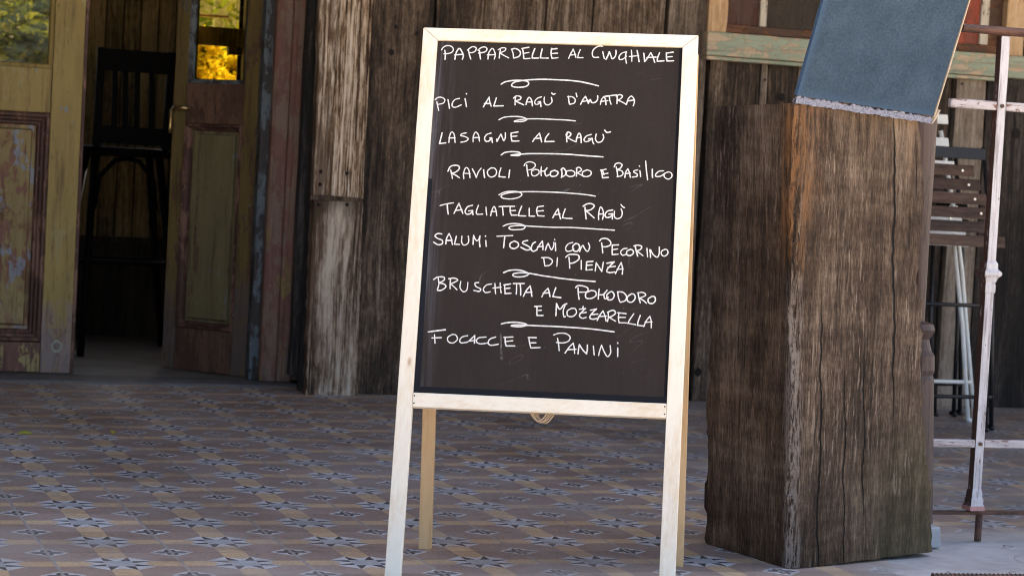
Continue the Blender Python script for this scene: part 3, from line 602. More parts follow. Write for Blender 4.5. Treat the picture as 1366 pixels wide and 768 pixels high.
# handwriting: every chalk stroke is a ribbon on the board (tenths of a millimetre, board centre line / foot)
STROKES = "-2415 10944,-2384 10998,-2316 11036,-2235 11030,-2181 10983,-2183 10920,-2245 10876,-2365 10858;-2350 10936,-2333 10842,-2333 10741;-2130 10747,-2114 10880,-2054 10985,-1984 10895,-1960 10832,-1975 10752;-2142 10841,-1966 10861;-1883 10950,-1830 11004,-1771 11031,-1709 11008,-1715 10945,-1773 10905,-1843 10899;-1863 10961,-1837 10857,-1802 10762;-1666 10957,-1599 11016,-1519 11029,-1482 10983,-1513 10930,-1582 10907,-1652 10894;-1635 10947,-1619 10853,-1602 10768;-1449 10773,-1444 10890,-1405 10975,-1363 11002,-1323 10936,-1304 10863,-1319 10777;-1469 10864,-1303 10874;-1218 10803,-1216 10897,-1205 10981;-1249 10980,-1187 11020,-1107 11022,-1104 10974,-1172 10930,-1210 10908;-1210 10908,-1117 10858,-1024 10811;-975 10999,-939 10906,-924 10812;-981 10999,-896 11016,-813 10972,-789 10910,-825 10846,-914 10812;-749 11006,-729 10912,-713 10808;-765 11020,-623 11052;-729 10916,-617 10941;-713 10804,-589 10816;-501 11028,-538 10908,-544 10824;-544 10824,-414 10828;-349 11024,-369 10913,-374 10831;-374 10831,-214 10832;-156 11045,-163 10930,-138 10830;-165 11024,-46 11042;-159 10930,-30 10944;-138 10830,-15 10846;-1146 10247,-1064 10300,-925 10331,-766 10342,-625 10326,-582 10273,-639 10215,-777 10192,-898 10201,-930 10241,-864 10302,-706 10338,-508 10365,-269 10377,-57 10376,182 10373,442 10354,643 10319,840 10273;-2477 9875,-2423 9922,-2343 9925,-2280 9881,-2305 9807,-2414 9773;-2442 9834,-2415 9731,-2389 9644;-2216 9883,-2189 9780,-2172 9697;-1981 9916,-2070 9888,-2119 9813,-2114 9741,-2049 9726,-1936 9778;-1865 9915,-1846 9833,-1826 9746;-1848 10024,-1839 10012;-1480 9751,-1427 9857,-1373 9963;-1373 9963,-1358 9870,-1322 9771;-1465 9825,-1335 9829;-1227 9953,-1247 9863,-1272 9779;-1272 9779,-1073 9790;-836 10001,-840 9907,-835 9818;-877 9958,-816 10006,-736 9994,-733 9942,-830 9897;-830 9897,-748 9859,-660 9822;-612 9828,-597 9915,-555 9983,-502 9918,-480 9805;-610 9884,-490 9888;-307 10004,-395 9963,-440 9889,-408 9839,-349 9857,-331 9899;-371 9892,-322 9904;-322 9904,-306 9796;-247 9999,-246 9906,-209 9845,-139 9847,-87 9911,-104 9998;-103 10093,-72 10067,-29 10079;203 10843,241 10942,286 11038;286 11038,321 10955,351 10862;223 10910,342 10924;430 11032,401 10947,386 10859;386 10859,495 10864;881 11119,801 11122,705 11050,680 10956,713 10883,813 10880;890 11004,910 10931,930 10859;964 10843,1000 10924,1026 11008;1026 11008,1060 10926,1093 10860,1141 10897,1163 10970,1159 11043;1373 11019,1285 10985,1229 10910,1242 10852,1311 10860,1378 10925;1373 11019,1358 10914,1385 10773;1471 11053,1487 10928,1492 10818;1438 10916,1625 10943;1590 11050,1616 10932,1641 10814;1726 10998,1742 10905,1754 10822;1769 10833,1824 10928,1870 11013;1870 11013,1913 10931,1959 10808;1796 10907,1983 10923;2048 11019,2013 10913,2007 10834;2007 10834,2145 10847;2187 11023,2191 10929,2204 10846;2187 11012,2325 11038;2201 10930,2309 10943;2204 10846,2339 10855;240 10036,255 9943,269 9871;225 10025,320 10024,383 9968,367 9895,279 9865;395 10103,415 10027;497 9872,541 9973,587 10041;587 10041,632 9956,654 9898;534 9932,661 9957;654 9898,672 9946,690 9978,723 9917,792 9924,835 9983,835 10062;899 9882,918 9986,964 10053;964 10053,997 9988,1012 9881;900 9944,1047 9969;993 10058,1219 10095;1072 10063,1087 9970,1116 9893;1230 10079,1234 9996,1234 9913;1211 10068,1279 10101,1339 10072,1293 10008,1245 9986;1245 9986,1335 9948,1427 9899;1427 9899,1451 10003,1517 10078,1580 10007,1583 9945,1566 9873;1443 9972,1580 9997;-1145 9491,-1039 9548,-860 9570,-681 9564,-579 9522,-636 9479,-774 9462,-834 9466,-776 9491,-618 9521,-460 9534,-222 9538,-11 9533,196 9531,411 9518;-2290 9175,-2306 9065,-2329 8946;-2329 8946,-2200 8967;-2137 8977,-2133 9101,-2099 9196,-2042 9156,-2011 8982;-2143 9070,-2018 9081;-1795 9191,-1883 9168,-1901 9130,-1820 9112,-1747 9069,-1794 9014,-1892 8990;-1644 9011,-1647 9118,-1607 9212,-1543 9153,-1515 9024;-1649 9093,-1520 9102;-1287 9203,-1374 9169,-1414 9095,-1386 9028,-1316 9037,-1280 9100;-1310 9099,-1271 9106;-1271 9106,-1249 9004;-1166 9083,-1157 9032,-1122 9115,-1087 9189;-1087 9189,-1052 9114,-1019 9053,-993 9120,-999 9219;-883 9216,-874 9134,-854 9052;-879 9216,-742 9246;-871 9145,-757 9159;-853 9048,-711 9057;-433 9053,-369 9151,-304 9236;-304 9236,-280 9155,-250 9053;-407 9119,-263 9134;-115 9232,-170 9144,-185 9061;-185 9061,3 9072;-1056 8751,-974 8808,-836 8827,-707 8821,-659 8782,-713 8749,-862 8754,-773 8769,-655 8782,-418 8800,29 8812,326 8810,623 8796,1008 8782;-2063 8404,-2037 8312,-2016 8225;-2117 8371,-2077 8465,-2000 8498,-1910 8491,-1890 8430,-1961 8356,-2049 8332;-2049 8332,-1957 8295,-1874 8242;-1783 8229,-1796 8341,-1758 8456,-1696 8417,-1659 8250;-1804 8341,-1661 8340;-1624 8440,-1572 8349,-1533 8263;-1533 8263,-1495 8383,-1446 8456;-1392 8428,-1379 8336,-1362 8265;-1242 8474,-1308 8410,-1299 8328,-1230 8280,-1144 8324,-1129 8406,-1172 8466,-1242 8474;-1044 8477,-1068 8378,-1073 8296;-1073 8296,-943 8290;-863 8442,-868 8364,-873 8278;-527 8561,-506 8439,-480 8327;-576 8543,-545 8601,-458 8629,-367 8597,-354 8536,-419 8472,-478 8460;-350 8475,-417 8431,-402 8350,-333 8342,-267 8396,-280 8457,-350 8475;-225 8530,-229 8438,-218 8347;-224 8442,-161 8447,-109 8514;-109 8514,-150 8431,-119 8346,-58 8373;48 8468,-26 8435,-33 8363,23 8339,91 8362,117 8430,48 8468;261 9266,251 9173,262 9070;235 9213,271 9276,332 9247,315 9195,257 9163;257 9163,338 9124,420 9086;446 9077,463 9190,499 9263,538 9203,553 9066;449 9165,547 9177;747 9245,651 9207,605 9133,637 9089,705 9106,752 9149;693 9147,771 9164;771 9164,781 9098,807 9048;846 9255,837 9152,884 9085,962 9105,1001 9184,984 9253;1013 9343,1061 9297,1133 9312;184 8494,199 8402,190 8324;175 8483,213 8521,254 8486,287 8416,251 8363,193 8331;383 8480,285 8456,279 8395,350 8351,438 8370,454 8442,383 8480;489 8525,493 8443,491 8362;479 8525,537 8547,589 8498,532 8445,504 8430;504 8430,574 8395,645 8357;707 8502,620 8458,614 8387,685 8358,771 8392,782 8464,707 8502;982 8512,1006 8421,1020 8346;973 8501,1080 8526;996 8421,1123 8445;1020 8346,1137 8358;1016 8493,1046 8412;1283 8584,1308 8483,1322 8391;1244 8582,1270 8645,1338 8667,1399 8629,1363 8556,1296 8523;1296 8523,1395 8506,1427 8446,1390 8400,1313 8381;1466 8370,1481 8479,1521 8551;1521 8551,1554 8471,1578 8374;1471 8448,1574 8462;1718 8534,1650 8515,1646 8484,1712 8446,1704 8399,1617 8382;1762 8519,1776 8459,1783 8398;1747 8623,1753 8611;1870 8727,1895 8524,1927 8338;2011 8559,2015 8467,2022 8390;2237 8536,2150 8523,2084 8459,2096 8413,2183 8422,2240 8465;2336 8519,2259 8476,2262 8405,2342 8367,2409 8420,2396 8491,2336 8519;-1050 7916,-944 7973,-787 7999,-648 7988,-586 7939,-652 7876,-798 7840,-936 7845,-1001 7873,-980 7919,-825 7971,-609 7993,-373 8006,73 8010,467 7998,724 7981,892 7959;-2228 7649,-2096 7690,-1963 7716;-2086 7687,-2073 7579,-2052 7478;-1935 7497,-1892 7606,-1849 7710;-1849 7710,-1803 7609,-1757 7503;-1909 7559,-1781 7580;-1570 7679,-1667 7645,-1714 7552,-1677 7492,-1599 7509,-1563 7567;-1641 7560,-1563 7572;-1563 7572,-1551 7483;-1451 7684,-1484 7570,-1469 7500,-1355 7504;-1296 7649,-1286 7568,-1271 7487;-1191 7476,-1174 7582,-1134 7669,-1089 7585,-1069 7480;-1186 7561,-1078 7569;-1035 7672,-907 7683,-720 7690;-966 7675,-950 7580,-939 7499;-807 7667,-802 7575,-768 7500;-803 7596,-695 7604;-774 7505,-660 7510;-576 7696,-615 7582,-630 7497;-630 7497,-482 7496;-422 7661,-417 7569,-413 7499;-413 7499,-304 7499;-257 7697,-271 7605,-236 7511;-257 7697,-140 7718;-261 7606,-134 7621;-236 7511,-112 7510;-926 7271,-826 7315,-669 7333,-530 7312,-484 7273,-525 7225,-662 7206,-770 7208,-806 7241,-764 7273,-628 7294,-490 7293,-292 7287,113 7284,407 7293,701 7288,995 7279,1312 7271;-2154 7062,-2243 7065,-2289 7012,-2227 6964,-2135 6927,-2140 6856,-2218 6837,-2310 6886;-2061 6859,-2050 6981,-2006 7074;-2006 7074,-1961 6984,-1926 6848;-2066 6930,-1938 6935;-1859 7029,-1873 6937,-1887 6862;-1887 6862,-1781 6860;-1746 7033,-1744 6912,-1695 6849,-1618 6886,-1603 6958,-1618 7038;-1511 7058,-1511 6961,-1509 6870;-1511 7058,-1476 6983,-1435 6948,-1398 6986,-1382 7051;-1382 7051,-1385 6946,-1368 6825;-1258 6961,-1250 6900,-1241 6840;-1272 7055,-1265 7043;-1037 7056,-890 7070,-723 7082;-880 7066,-886 6945,-891 6827;-687 6973,-763 6919,-759 6845,-678 6816,-602 6865,-606 6935,-687 6973;-413 6993,-500 6970,-508 6929,-407 6882,-345 6828,-422 6797,-542 6847;-255 6969,-311 6926,-335 6825,-293 6776,-216 6809;-226 6809,-173 6912,-119 6994;-119 6994,-103 6894,-99 6814;-210 6870,-93 6884;-49 6806,-25 6897,2 6949;2 6949,35 6879,77 6821,112 6902,112 6973;62 7482,106 7579,160 7672;160 7672,185 7572,221 7462;88 7544,205 7562;304 7673,274 7575,259 7489;259 7489,338 7480,451 7480;698 7722,714 7601,734 7481;658 7741,743 7795,841 7795,883 7749,818 7676,721 7652;721 7652,803 7585,895 7507;985 7476,979 7601,1007 7734,1052 7695,1077 7595,1063 7483;979 7591,1073 7601;1258 7688,1152 7658,1107 7576,1149 7527,1226 7550,1256 7612;1185 7599,1262 7612;1262 7612,1258 7500;1293 7663,1298 7552,1355 7510,1432 7547,1451 7639,1424 7715;1419 7804,1450 7764,1491 7742;144 6964,157 6804;122 7038,129 7026;491 6988,405 6954,355 6872,384 6802,471 6816,518 6858;551 6970,496 6907,520 6822,589 6810,634 6882,611 6952,551 6970;638 6806,672 6904,700 6935;700 6935,753 6847,803 6819,834 6910,804 6989;1068 7000,1089 6890,1101 6796;1027 7038,1063 7084,1161 7094,1242 7036,1245 6966,1169 6927,1091 6920;1285 6958,1286 6857,1294 6767;1284 6964,1411 6973;1289 6868,1395 6888;1294 6767,1410 6782;1579 6909,1502 6892,1457 6824,1499 6765,1575 6788;1648 6891,1582 6849,1586 6779,1654 6765,1711 6814,1698 6873,1648 6891;1742 6965,1766 6866,1801 6757;1717 6964,1790 6983,1869 6960,1852 6899,1776 6862;1776 6862,1837 6819,1907 6771;1978 6924,1988 6834,1999 6751;2037 6897,2051 6817,2058 6741;2051 6897,2110 6799,2190 6752,2225 6824,2223 6960;2338 6918,2272 6876,2275 6806,2334 6778,2396 6830,2387 6900,2338 6918;-863 6315,-734 6368,-543 6378,-389 6334,-373 6287,-480 6246,-617 6241,-674 6275,-621 6311,-457 6328,-264 6311,-71 6282,169 6258,254 6247,611 6220,980 6206;-2168 6151,-2146 6025,-2171 5912;-2257 6119,-2183 6170,-2059 6175,-2047 6114,-2148 6053;-2148 6053,-2036 6030,-2004 5975,-2083 5907,-2165 5898;-1919 6152,-1920 6034,-1914 5945;-1955 6145,-1851 6163,-1771 6124,-1872 6059,-1912 6040;-1912 6040,-1840 5987,-1775 5928;-1709 6099,-1715 5972,-1641 5891,-1575 5936,-1565 6082;-1350 6091,-1418 6077,-1401 6013,-1301 5961,-1325 5912,-1436 5927;-1088 6073,-1183 6050,-1246 5963,-1201 5895,-1106 5913;-1020 6084,-1008 5973,-994 5881;-1055 5990,-892 6014;-917 6102,-904 5991,-885 5902;-826 6064,-816 5980,-802 5889;-840 6063,-704 6089;-822 5989,-713 6004;-810 5888,-685 5899;-650 6099,-431 6108;-586 6093,-580 5990,-580 5886;-512 6091,-497 5979,-491 5868;-435 5847,-382 5970,-311 6065;-311 6065,-285 5960,-266 5854;-401 5927,-270 5938;-842 5268,-726 5300,-535 5314,-356 5288,-354 5254,-475 5227,-640 5234,-586 5256,-396 5264,-150 5260,224 5262,662 5252,989 5238,1411 5201;-2295 5045,-2137 5074,-1953 5104;-2165 4995,-2154 4907,-2143 4824;-2210 4926,-2024 4940;-1804 5019,-1896 4951,-1876 4863,-1779 4845,-1702 4920,-1735 5002,-1804 5019;-1502 5004,-1609 4971,-1654 4900,-1615 4852,-1493 4873;-1493 4873,-1429 4937,-1360 5015;-1360 5015,-1355 4857;-1454 4894,-1332 4919;-1131 4991,-1280 4966,-1317 4892,-1245 4848,-1110 4867;-940 4999,-1047 4953,-1083 4874,-1025 4829,-877 4855;-749 5007,-744 4911,-720 4829;-776 4998,-594 5014;-744 4916,-595 4939;-720 4829,-548 4836;-67 5851,-18 5957,47 6029;47 6029,72 5960,97 5863;-44 5928,84 5941;204 6049,174 5950,151 5866;151 5866,316 5850;646 6067,658 5942,680 5831;597 6065,643 6109,767 6100,842 6061,827 5991,678 5976;907 6022,809 5962,820 5865,929 5864,1013 5928,990 6006,907 6022;1069 6056,1060 5958,1060 5852;1075 5939,1156 5951,1225 6035;1225 6035,1170 5949,1193 5863,1259 5897;1289 6009,1225 5937,1256 5849,1337 5858,1374 5943,1330 6011,1289 6009;1439 6007,1457 5905,1489 5822;1433 6015,1548 6006,1619 5925,1596 5841,1503 5804;1712 5985,1634 5912,1651 5829,1733 5819,1792 5899,1767 5973,1712 5985;1847 6004,1865 5907,1896 5811;1833 6012,1941 6022,1997 5968,1878 5902;1878 5902,1962 5856,2018 5808;2120 5951,2050 5893,2067 5818,2140 5807,2192 5865,2175 5942,2120 5951;-151 5652,-151 5561,-141 5469;-200 5650,-64 5662;-152 5569,-59 5578;-141 5469,-18 5474;233 5729,234 5604,235 5479;241 5716,281 5634,320 5622,379 5702,440 5732;418 5729,376 5596,394 5469,426 5473;545 5645,459 5586,472 5489,568 5479,640 5551,614 5634,545 5645;696 5631,818 5648;818 5648,740 5569,703 5498,760 5451,840 5471;714 5549,835 5573;769 5690,760 5654;914 5618,1035 5651;1035 5651,945 5550,909 5465,978 5440,1072 5464;932 5530,1067 5547;1061 5416,1109 5529,1165 5615;1165 5615,1204 5533,1237 5415;1083 5500,1246 5515;1270 5577,1279 5494,1265 5405;1255 5591,1362 5637,1419 5583,1341 5511,1287 5495;1287 5495,1357 5456,1427 5417;1486 5586,1478 5489,1496 5392;1459 5591,1628 5578;1485 5497,1613 5503;1496 5392,1645 5393;1779 5584,1709 5471,1672 5386;1672 5386,1828 5365;1908 5554,1873 5436,1863 5352;1863 5352,1999 5344;1986 5335,2035 5456,2098 5542;2098 5542,2130 5447,2136 5314;2009 5419,2144 5433;-279 5019,-256 4904,-226 4808;-292 5018,-129 5020;-256 4909,-131 4917;-226 4808,-44 4824;293 5024,321 4900,339 4777;213 5090,314 5127,450 5127,541 5062,513 4978,406 4937,276 4940;458 4735,533 4854,610 4940;610 4940,634 4845,648 4735;500 4803,671 4819;716 4729,722 4829,733 4918;733 4918,807 4811,884 4737;884 4737,895 4828,891 4916;1011 4897,1024 4806,1036 4724;1123 4714,1145 4825,1172 4923;1172 4923,1227 4801,1300 4699,1358 4779,1343 4922;1494 4881,1498 4799,1502 4708;1486 4986,1492 4972;-73 6640,-43 6495;-117 6649,20 6655,106 6591,56 6504,-42 6484;201 6662,199 6487;431 6682,448 6570,459 6458;365 6679,444 6739,609 6734,630 6650,535 6574,454 6559;680 6624,690 6445;791 6595,789 6432;786 6600,916 6617;795 6528,903 6543;794 6432,914 6448;970 6417,983 6591;983 6591,1101 6416;1101 6416,1124 6608;1191 6588,1342 6622;1342 6622,1249 6523,1199 6431,1255 6400,1363 6416;1217 6505,1368 6533;1376 6382,1439 6531,1479 6611;1479 6611,1512 6500,1512 6377;1404 6468,1523 6489"
def smooth_line(p, per=6):
    if len(p) < 3: return [V(p[0]) + (V(p[-1]) - V(p[0])) * (i / 5) for i in range(6)]
    q = [2 * V(p[0]) - V(p[1])] + [V(a) for a in p] + [2 * V(p[-1]) - V(p[-2])]; out = []
    for i in range(1, len(q) - 2):
        a, b, c, d = q[i - 1:i + 3]
        for k in range(per):
            t = k / per; out.append(.5 * (2 * b + (c - a) * t + (2 * a - 5 * b + 4 * c - d) * t * t + (3 * b - a - 3 * c + d) * t ** 3))
    out.append(q[-2]); return out
mb = MB(); rw_ = random.Random(3)
for si, st_ in enumerate(STROKES.split(';')):
    pts = [tuple(float(t) / 10000 for t in q.split()) for q in st_.split(',')]
    pts = smooth_line([(a, b) for a, b in pts]); n = len(pts); ww = rw_.uniform(.00115, .00145)
    ex_ = (pts[-1] - pts[-2]).normalized() * .0012; bx = (pts[0] - pts[1]).normalized() * .0012
    pts = [pts[0] + bx] + pts + [pts[-1] + ex_]; n = len(pts); L, R = [], []
    for i, p in enumerate(pts):
        t = (pts[min(i + 1, n - 1)] - pts[max(i - 1, 0)]); t = t.normalized() if t.length > 1e-9 else V((1, 0)); nr = V((-t.y, t.x))
        wd = ww * (.45 if i in (0, n - 1) else rw_.uniform(.86, 1.1)); dp = .0052 - (si % 9) * .00007 - i * .000004
        L.append(B(p.x + nr.x * wd, p.y + nr.y * wd, dp)); R.append(B(p.x - nr.x * wd, p.y - nr.y * wd, dp))
    mb.loft([L, R], cap=False, closed=False)
g = G('white_chalk'); x, y, z = g.xyz(); n = g.noise(g.vec(x, y, z), 420, 3, .7)
ch = mb.build('chalk_writing', g.done(g.ramp(n, [(.3, (.55, .53, .52)), (.55, (.82, .8, .78))]), .9, spec=.1), pan)
g = G('rubbed_chalk'); x, y, z = g.xyz(); n = g.noise(g.vec(x, y, z), 120, 4, .7); g.put(g.b.inputs['Alpha'], g.step(n, .3, .8) * .4)
mb = MB(); mb.poly([B(-.0855, .506, .0045), B(-.0825, .506, .0045), B(-.0772, .456, .0045), B(-.0818, .456, .0045)])
mb.build('chalk_smudge', g.done((.55, .55, .57), .9), pan)
for s in (-1, 1):
    for v_ in (.359, .374):
        c = B(s * (WB / 2 - SW - .004 * s * 0 - .0035), v_, -.0012); mb = MB(); mb.tube([c, c + EN * .003], .0016, 8); mb.build('nail', M['dark_hole'], sign)
# rear frame
tl, tr_ = B(-WB / 2 + .034, HB - .03, .034), B(WB / 2 - .012, HB - .03, .034)
rl, rr_ = V((1.400, 4.517, .0)), V((1.890, 4.300, .0))
for a, b in ((tl, rl), (tr_, rr_)):
    mb = MB(); mb.bar(a, b + V((0, 0, .0)), .027, .02, EX); mb.build('rear_leg', M['pine_raw'], sign, bevel=.0015)
mb = MB(); f_ = .02; mb.bar(tl + (rl - tl) * f_ + EX * .0145, tr_ + (rr_ - tr_) * f_ - EX * .0145, .024, .018, EU); mb.build('rear_rail', M['pine_raw'], sign)
mb = MB(); f_ = .62; mb.bar(tl + (rl - tl) * f_ + EX * .0145, tr_ + (rr_ - tr_) * f_ - EX * .0145, .024, .018, EU); mb.build('rear_rail', M['pine_raw'], sign)
for s in (-1, 1):
    mb = MB(); mb.box(0, 0, 0, 0, 0, 0) if False else None
    h = B(s * (WB / 2 - .016), HB - .03, .021); mb.bar(h - EU * .02, h + EU * .02, .02, .004, EX); mb.build('hinge', M['steel'], sign)
mb = MB()
for k in range(4):
    c = B(.0 + k * .0042, .352, .004 + k * .0035); pts = [c + EX * (-.016 + .033 * i / 10) + EU * (-.016 * sin(pi * i / 10) * (1 + .12 * (k % 2)) - .001) for i in range(11)]
    mb.tube(pts, .0016, 6)
mb.build('twine', M['rope'], sign)

# ------------------------------------------------------------------ timber post
from mathutils import noise as mn
pL, pF, pR = V((2.073, 4.585, 0)), V((2.127, 4.248, 0)), V((2.560, 4.393, 0)); pB = pL + pR - pF
tL, tF, tR = V((2.036, 4.585, .980)), V((2.0775, 4.248, .984)), PX(1231, 163, 4.393); tB = tL + tR - tF
pR = pR + V((0, 0, .012)); pB = pB + V((0, 0, .014))
g = G('weathered_timber'); x, y, z = g.xyz()
xs_ = x + z * .05
wv = g.noise(g.vec(x * 4., y * 4., z * 1.5), 1, 2) - .5
g1 = g.noise(g.vec(x * 80. + wv * 4., y * 80. + wv * 4., z * 4.), 1, 8, .78); g2 = g.noise(g.vec(x * 260., y * 260., z * 40.), 1, 5, .8); pt = g.noise(g.vec(x * 7., y * 7., z * 2.2), 1, 6, .65)
onR0 = (xs_ * .938 + y * .347).gt(.01)
t = (g1 - .5) * .75 + (g2 - .5) * 1.0 + (pt - .5) * 1.0 + .475 + (onR0 - .5) * .06 + (g.noise(g.vec(x * 3., y * 3., z * 16.), 1, 5, .7) - .5) * .5  # right face tinted slightly lighter than the left, after the light on them
col = g.ramp(t, [(.2, (.009, .0065, .005)), (.4, (.052, .032, .020)), (.57, (.110, .074, .050)), (.78, (.245, .178, .126))])
pf = g.noise(g.vec(x * 10. + 3., y * 10., z * 4.), 1, 5, .7); fl = g.noise(g.vec(x * 120., y * 120., z * 11.), 1, 5, .75)
col = g.mix(g.step(fl, .54, .62) * g.step(pf, .48, .6) * .75, col, (.29, .215, .16))
col = g.mix(g.step(g.noise(g.vec(x * 95. + 7., y * 95., z * 5.), 1, 4, .7), .58, .66) * .7, col, (.016, .012, .009))
dist = g.math('SQRT', xs_ * xs_ + y * y)
rag = g.noise(g.vec(x * 12., y * 12., z * 5.), 1, 6, .65) - .5
orange = (1 - g.step(dist + rag * .22, .02, .085)) * g.step(z + rag * .35, .60, .70)
col = g.mix(orange * g.step(g1 + (g2 - .5) * .4, .4, .58) * .9, col, g.ramp(g1, [(.3, (.07, .03, .012)), (.7, (.26, .125, .05))]))
worn = (1 - g.step(dist + rag * .06, .008, .035)) * (1 - g.step(z + rag * .3, .5, .66))
col = g.mix(worn * g.step(g2 + (g1 - .5), .38, .55) * .8, col, (.24, .2, .175))
tanp = g.step(z + (g.noise(g.vec(x * 26., y * 26., 1.), 1, 3) - .5) * .5, .86, 1.02) * g.step(x, .03, .12)
col = g.mix(tanp * .55 * g.step(g1, .35, .6), col, (.27, .18, .11))
moss = (1 - g.step(z + rag * .35, .1, .38)) * g.step(x + rag * .3, .12, .38)
col = g.mix(moss * .5, col, g.ramp(g1, [(.3, (.03, .028, .012)), (.7, (.10, .092, .042))]))
edge = g.step(x + (z - .5) * .04 + rag * .03, .418, .43)
col = g.mix(edge * g.step(g1, .3, .6) * .7, col, (.3, .235, .18))
RE = (pR - pF).normalized(); sr = xs_ * RE.x + y * RE.y; onR = sr.gt(.018)
w1 = (g.noise(g.vec(0., 1., z * 5.), 1, 4, .6) - .5) * .05; w2 = (g.noise(g.vec(3., 5., z * 6.), 1, 4, .6) - .5) * .04
ck = 1.
for s0, za, zb, wd, ww in ((.312, .30, 1.0, .004, w1), (.222, .04, .56, .0026, w2), (.085, -.1, .62, .003, w1), (.160, -.1, .5, .0024, w2), (.385, .72, 1.0, .002, w2), (.27, .55, .9, .0009, w2), (.13, .3, .95, .0009, w2), (.35, .0, .3, .0009, w1)):
    e = (sr - s0 + ww).abs() + (1 - g.step(z, za - .05, za + .15)) * .004 + g.step(z, zb - .15, zb + .05) * .004 + g2 * .0012
    ck = g.step(e, wd * .5, wd * 1.6).max(1 - onR) * ck if not isinstance(ck, S) else ck * g.step(e, wd * .5, wd * 1.6).max(1 - onR)
for y0_, za, zb, wd, ww in ((.215, -.1, 1.1, .004, w2), (.10, .1, .8, .003, w1), (.28, .3, .9, .0018, w1)):
    e = (y - y0_ + ww).abs() + (1 - g.step(z, za - .05, za + .15)) * .006 + g.step(z, zb - .15, zb + .05) * .006 + g2 * .002
    ck = ck * g.step(e, wd * .5, wd * 1.6).max(onR)
col = g.mix(ck, (.006, .005, .004), col)
blot = g.step(g.noise(g.vec(x * 20., y * 20., z * 12.), 1, 5, .6), .66, .72) * g.step(z, .6, .75); col = g.mix(blot * .8, col, (.012, .011, .01))
g.bump(g1 * .5 + g2 * .2 + ck * .8, .006, .8); M['post'] = g.done(col, .85, spec=.2)
EDGE = [(-.1, 0), (.13, .002), (.21, -.004), (.265, -.014), (.36, -.016), (.5, -.016), (.575, -.008), (.61, -.024), (.7, -.011), (.82, .0), (1.1, 0)]
mb = MB(); rings = []; NZ = 110; NS = 22
for i in range(NZ + 1):
    f = i / NZ; cs = [a.lerp(b, f) for a, b in ((pF, tF), (pR, tR), (pB, tB), (pL, tL))]
    z = f * .97
    wob = .004 * mn.noise(V((z * 9., 3.1, 0))) + .005 * mn.noise(V((z * 30., 9.1, 0))) + .003 * mn.noise(V((z * 80., 5.1, 0)))
    for (za, wa), (zb, wb) in zip(EDGE, EDGE[1:]):
        if za <= z <= zb: wob += wa + (wb - wa) * (z - za) / (zb - za)
    cs[1] = cs[1] + (cs[1] - cs[0]).normalized() * wob
    ring = []
    for a, b in zip(cs, cs[1:] + cs[:1]):
        e = (b - a); nrm = V((e.y, -e.x, 0)).normalized()
        for k in range(NS):
            s = k / NS; p = a.lerp(b, s)
            gr = mn.noise(V((p.x * 38., p.y * 38., p.z * 1.4))) * .0022 + mn.noise(V((p.x * 110., p.y * 110., p.z * 3.))) * .0012 + mn.noise(V((p.x * 6., p.y * 6., p.z * 3.))) * .003
            cdist = min(s, 1 - s) * e.length
            ch = mn.noise(V((z * 14., p.x * 3., 2.))) + .6 * mn.noise(V((z * 45., p.y * 3., 7.)))
            rd = max(.004, .009 + .012 * ch) * max(0, 1 - cdist / .02) ** 2
            ring.append(p + nrm * (gr - rd) + V((0, 0, (mn.noise(V((p.x * 25., p.y * 25., 0))) * .003) if i in (0, NZ) else 0)) + (V((0, 0, -.004)) if i == NZ and cdist < .01 else V((0, 0, 0))))
    rings.append(ring)
mb.loft(rings)
tag(mb.build('timber_post', M['post'], None, loc=(2.127, 4.248, 0)), 'thick cracked dark timber block standing beside the chalkboard', 'wooden post')

# ------------------------------------------------------------------ blue board on the post
re = (pR - pF); re = V((re.x, re.y, 0)).normalized(); ro = V((re.y, -re.x, 0)); ro = ro if ro.y < 0 else -ro
q0 = PL(1061, 135, tF + ro * .004, ro); q1 = PL(1243, 162, tF + ro * .004, ro)
be = (q1 - q0).normalized()
best = None
for k in range(-40, 41):
    a = radians(k); gdir = (V((0, 0, 1)) * cos(a) + ro * sin(a)); gdir = (gdir - be * gdir.dot(be)).normalized(); p = q0 + gdir * .2 - CAM
    ix, iy = 683 + FPX * p.dot(RT) / p.dot(FW), 384 - FPX * p.dot(UP) / p.dot(FW)
    e = abs((ix - 1061) / (131 - iy) - (1099 - 1061) / 131)
    if best is None or e < best[0]: best = (e, gdir, k)
bg_ = best[1]; bn = be.cross(bg_); bn = bn if bn.y < 0 else -bn; print('BLUE lean', best[2], 'width', (q1 - q0).length)
WBL = (q1 - q0).length; HBL = .36
def BB(u, v, d=0.): return q0 + be * u + bg_ * v + bn * d
g = G('blue_felt_paint'); x, y, z = g.xyz(); n = g.noise(g.vec(x, y, z), 180, 3, .75); n2 = g.noise(g.vec(x, y, z), 14, 4)
bc = g.ramp(n * .6 + n2 * .4, [(.32, (.022, .040, .066)), (.5, (.037, .061, .094)), (.68, (.058, .09, .132))])
vv = x * bg_.x + y * bg_.y + z * bg_.z; uu_ = x * be.x + y * be.y + z * be.z
rim = (1 - g.step(vv + (n2 - .5) * .03, .0, .035)).max(1 - g.step(uu_ + WBL / 2 + (n2 - .5) * .02, .0, .02)) 
bc = g.mix(rim * .4, bc, (.055, .11, .2))
blue = g.done(bc, .85, spec=.2)
bb = thing('blue_board', tuple((q0 + q1) / 2), 'slanting slate blue panel fixed on top of the timber post', 'panel')
mb = MB(); rings = []
N = 24
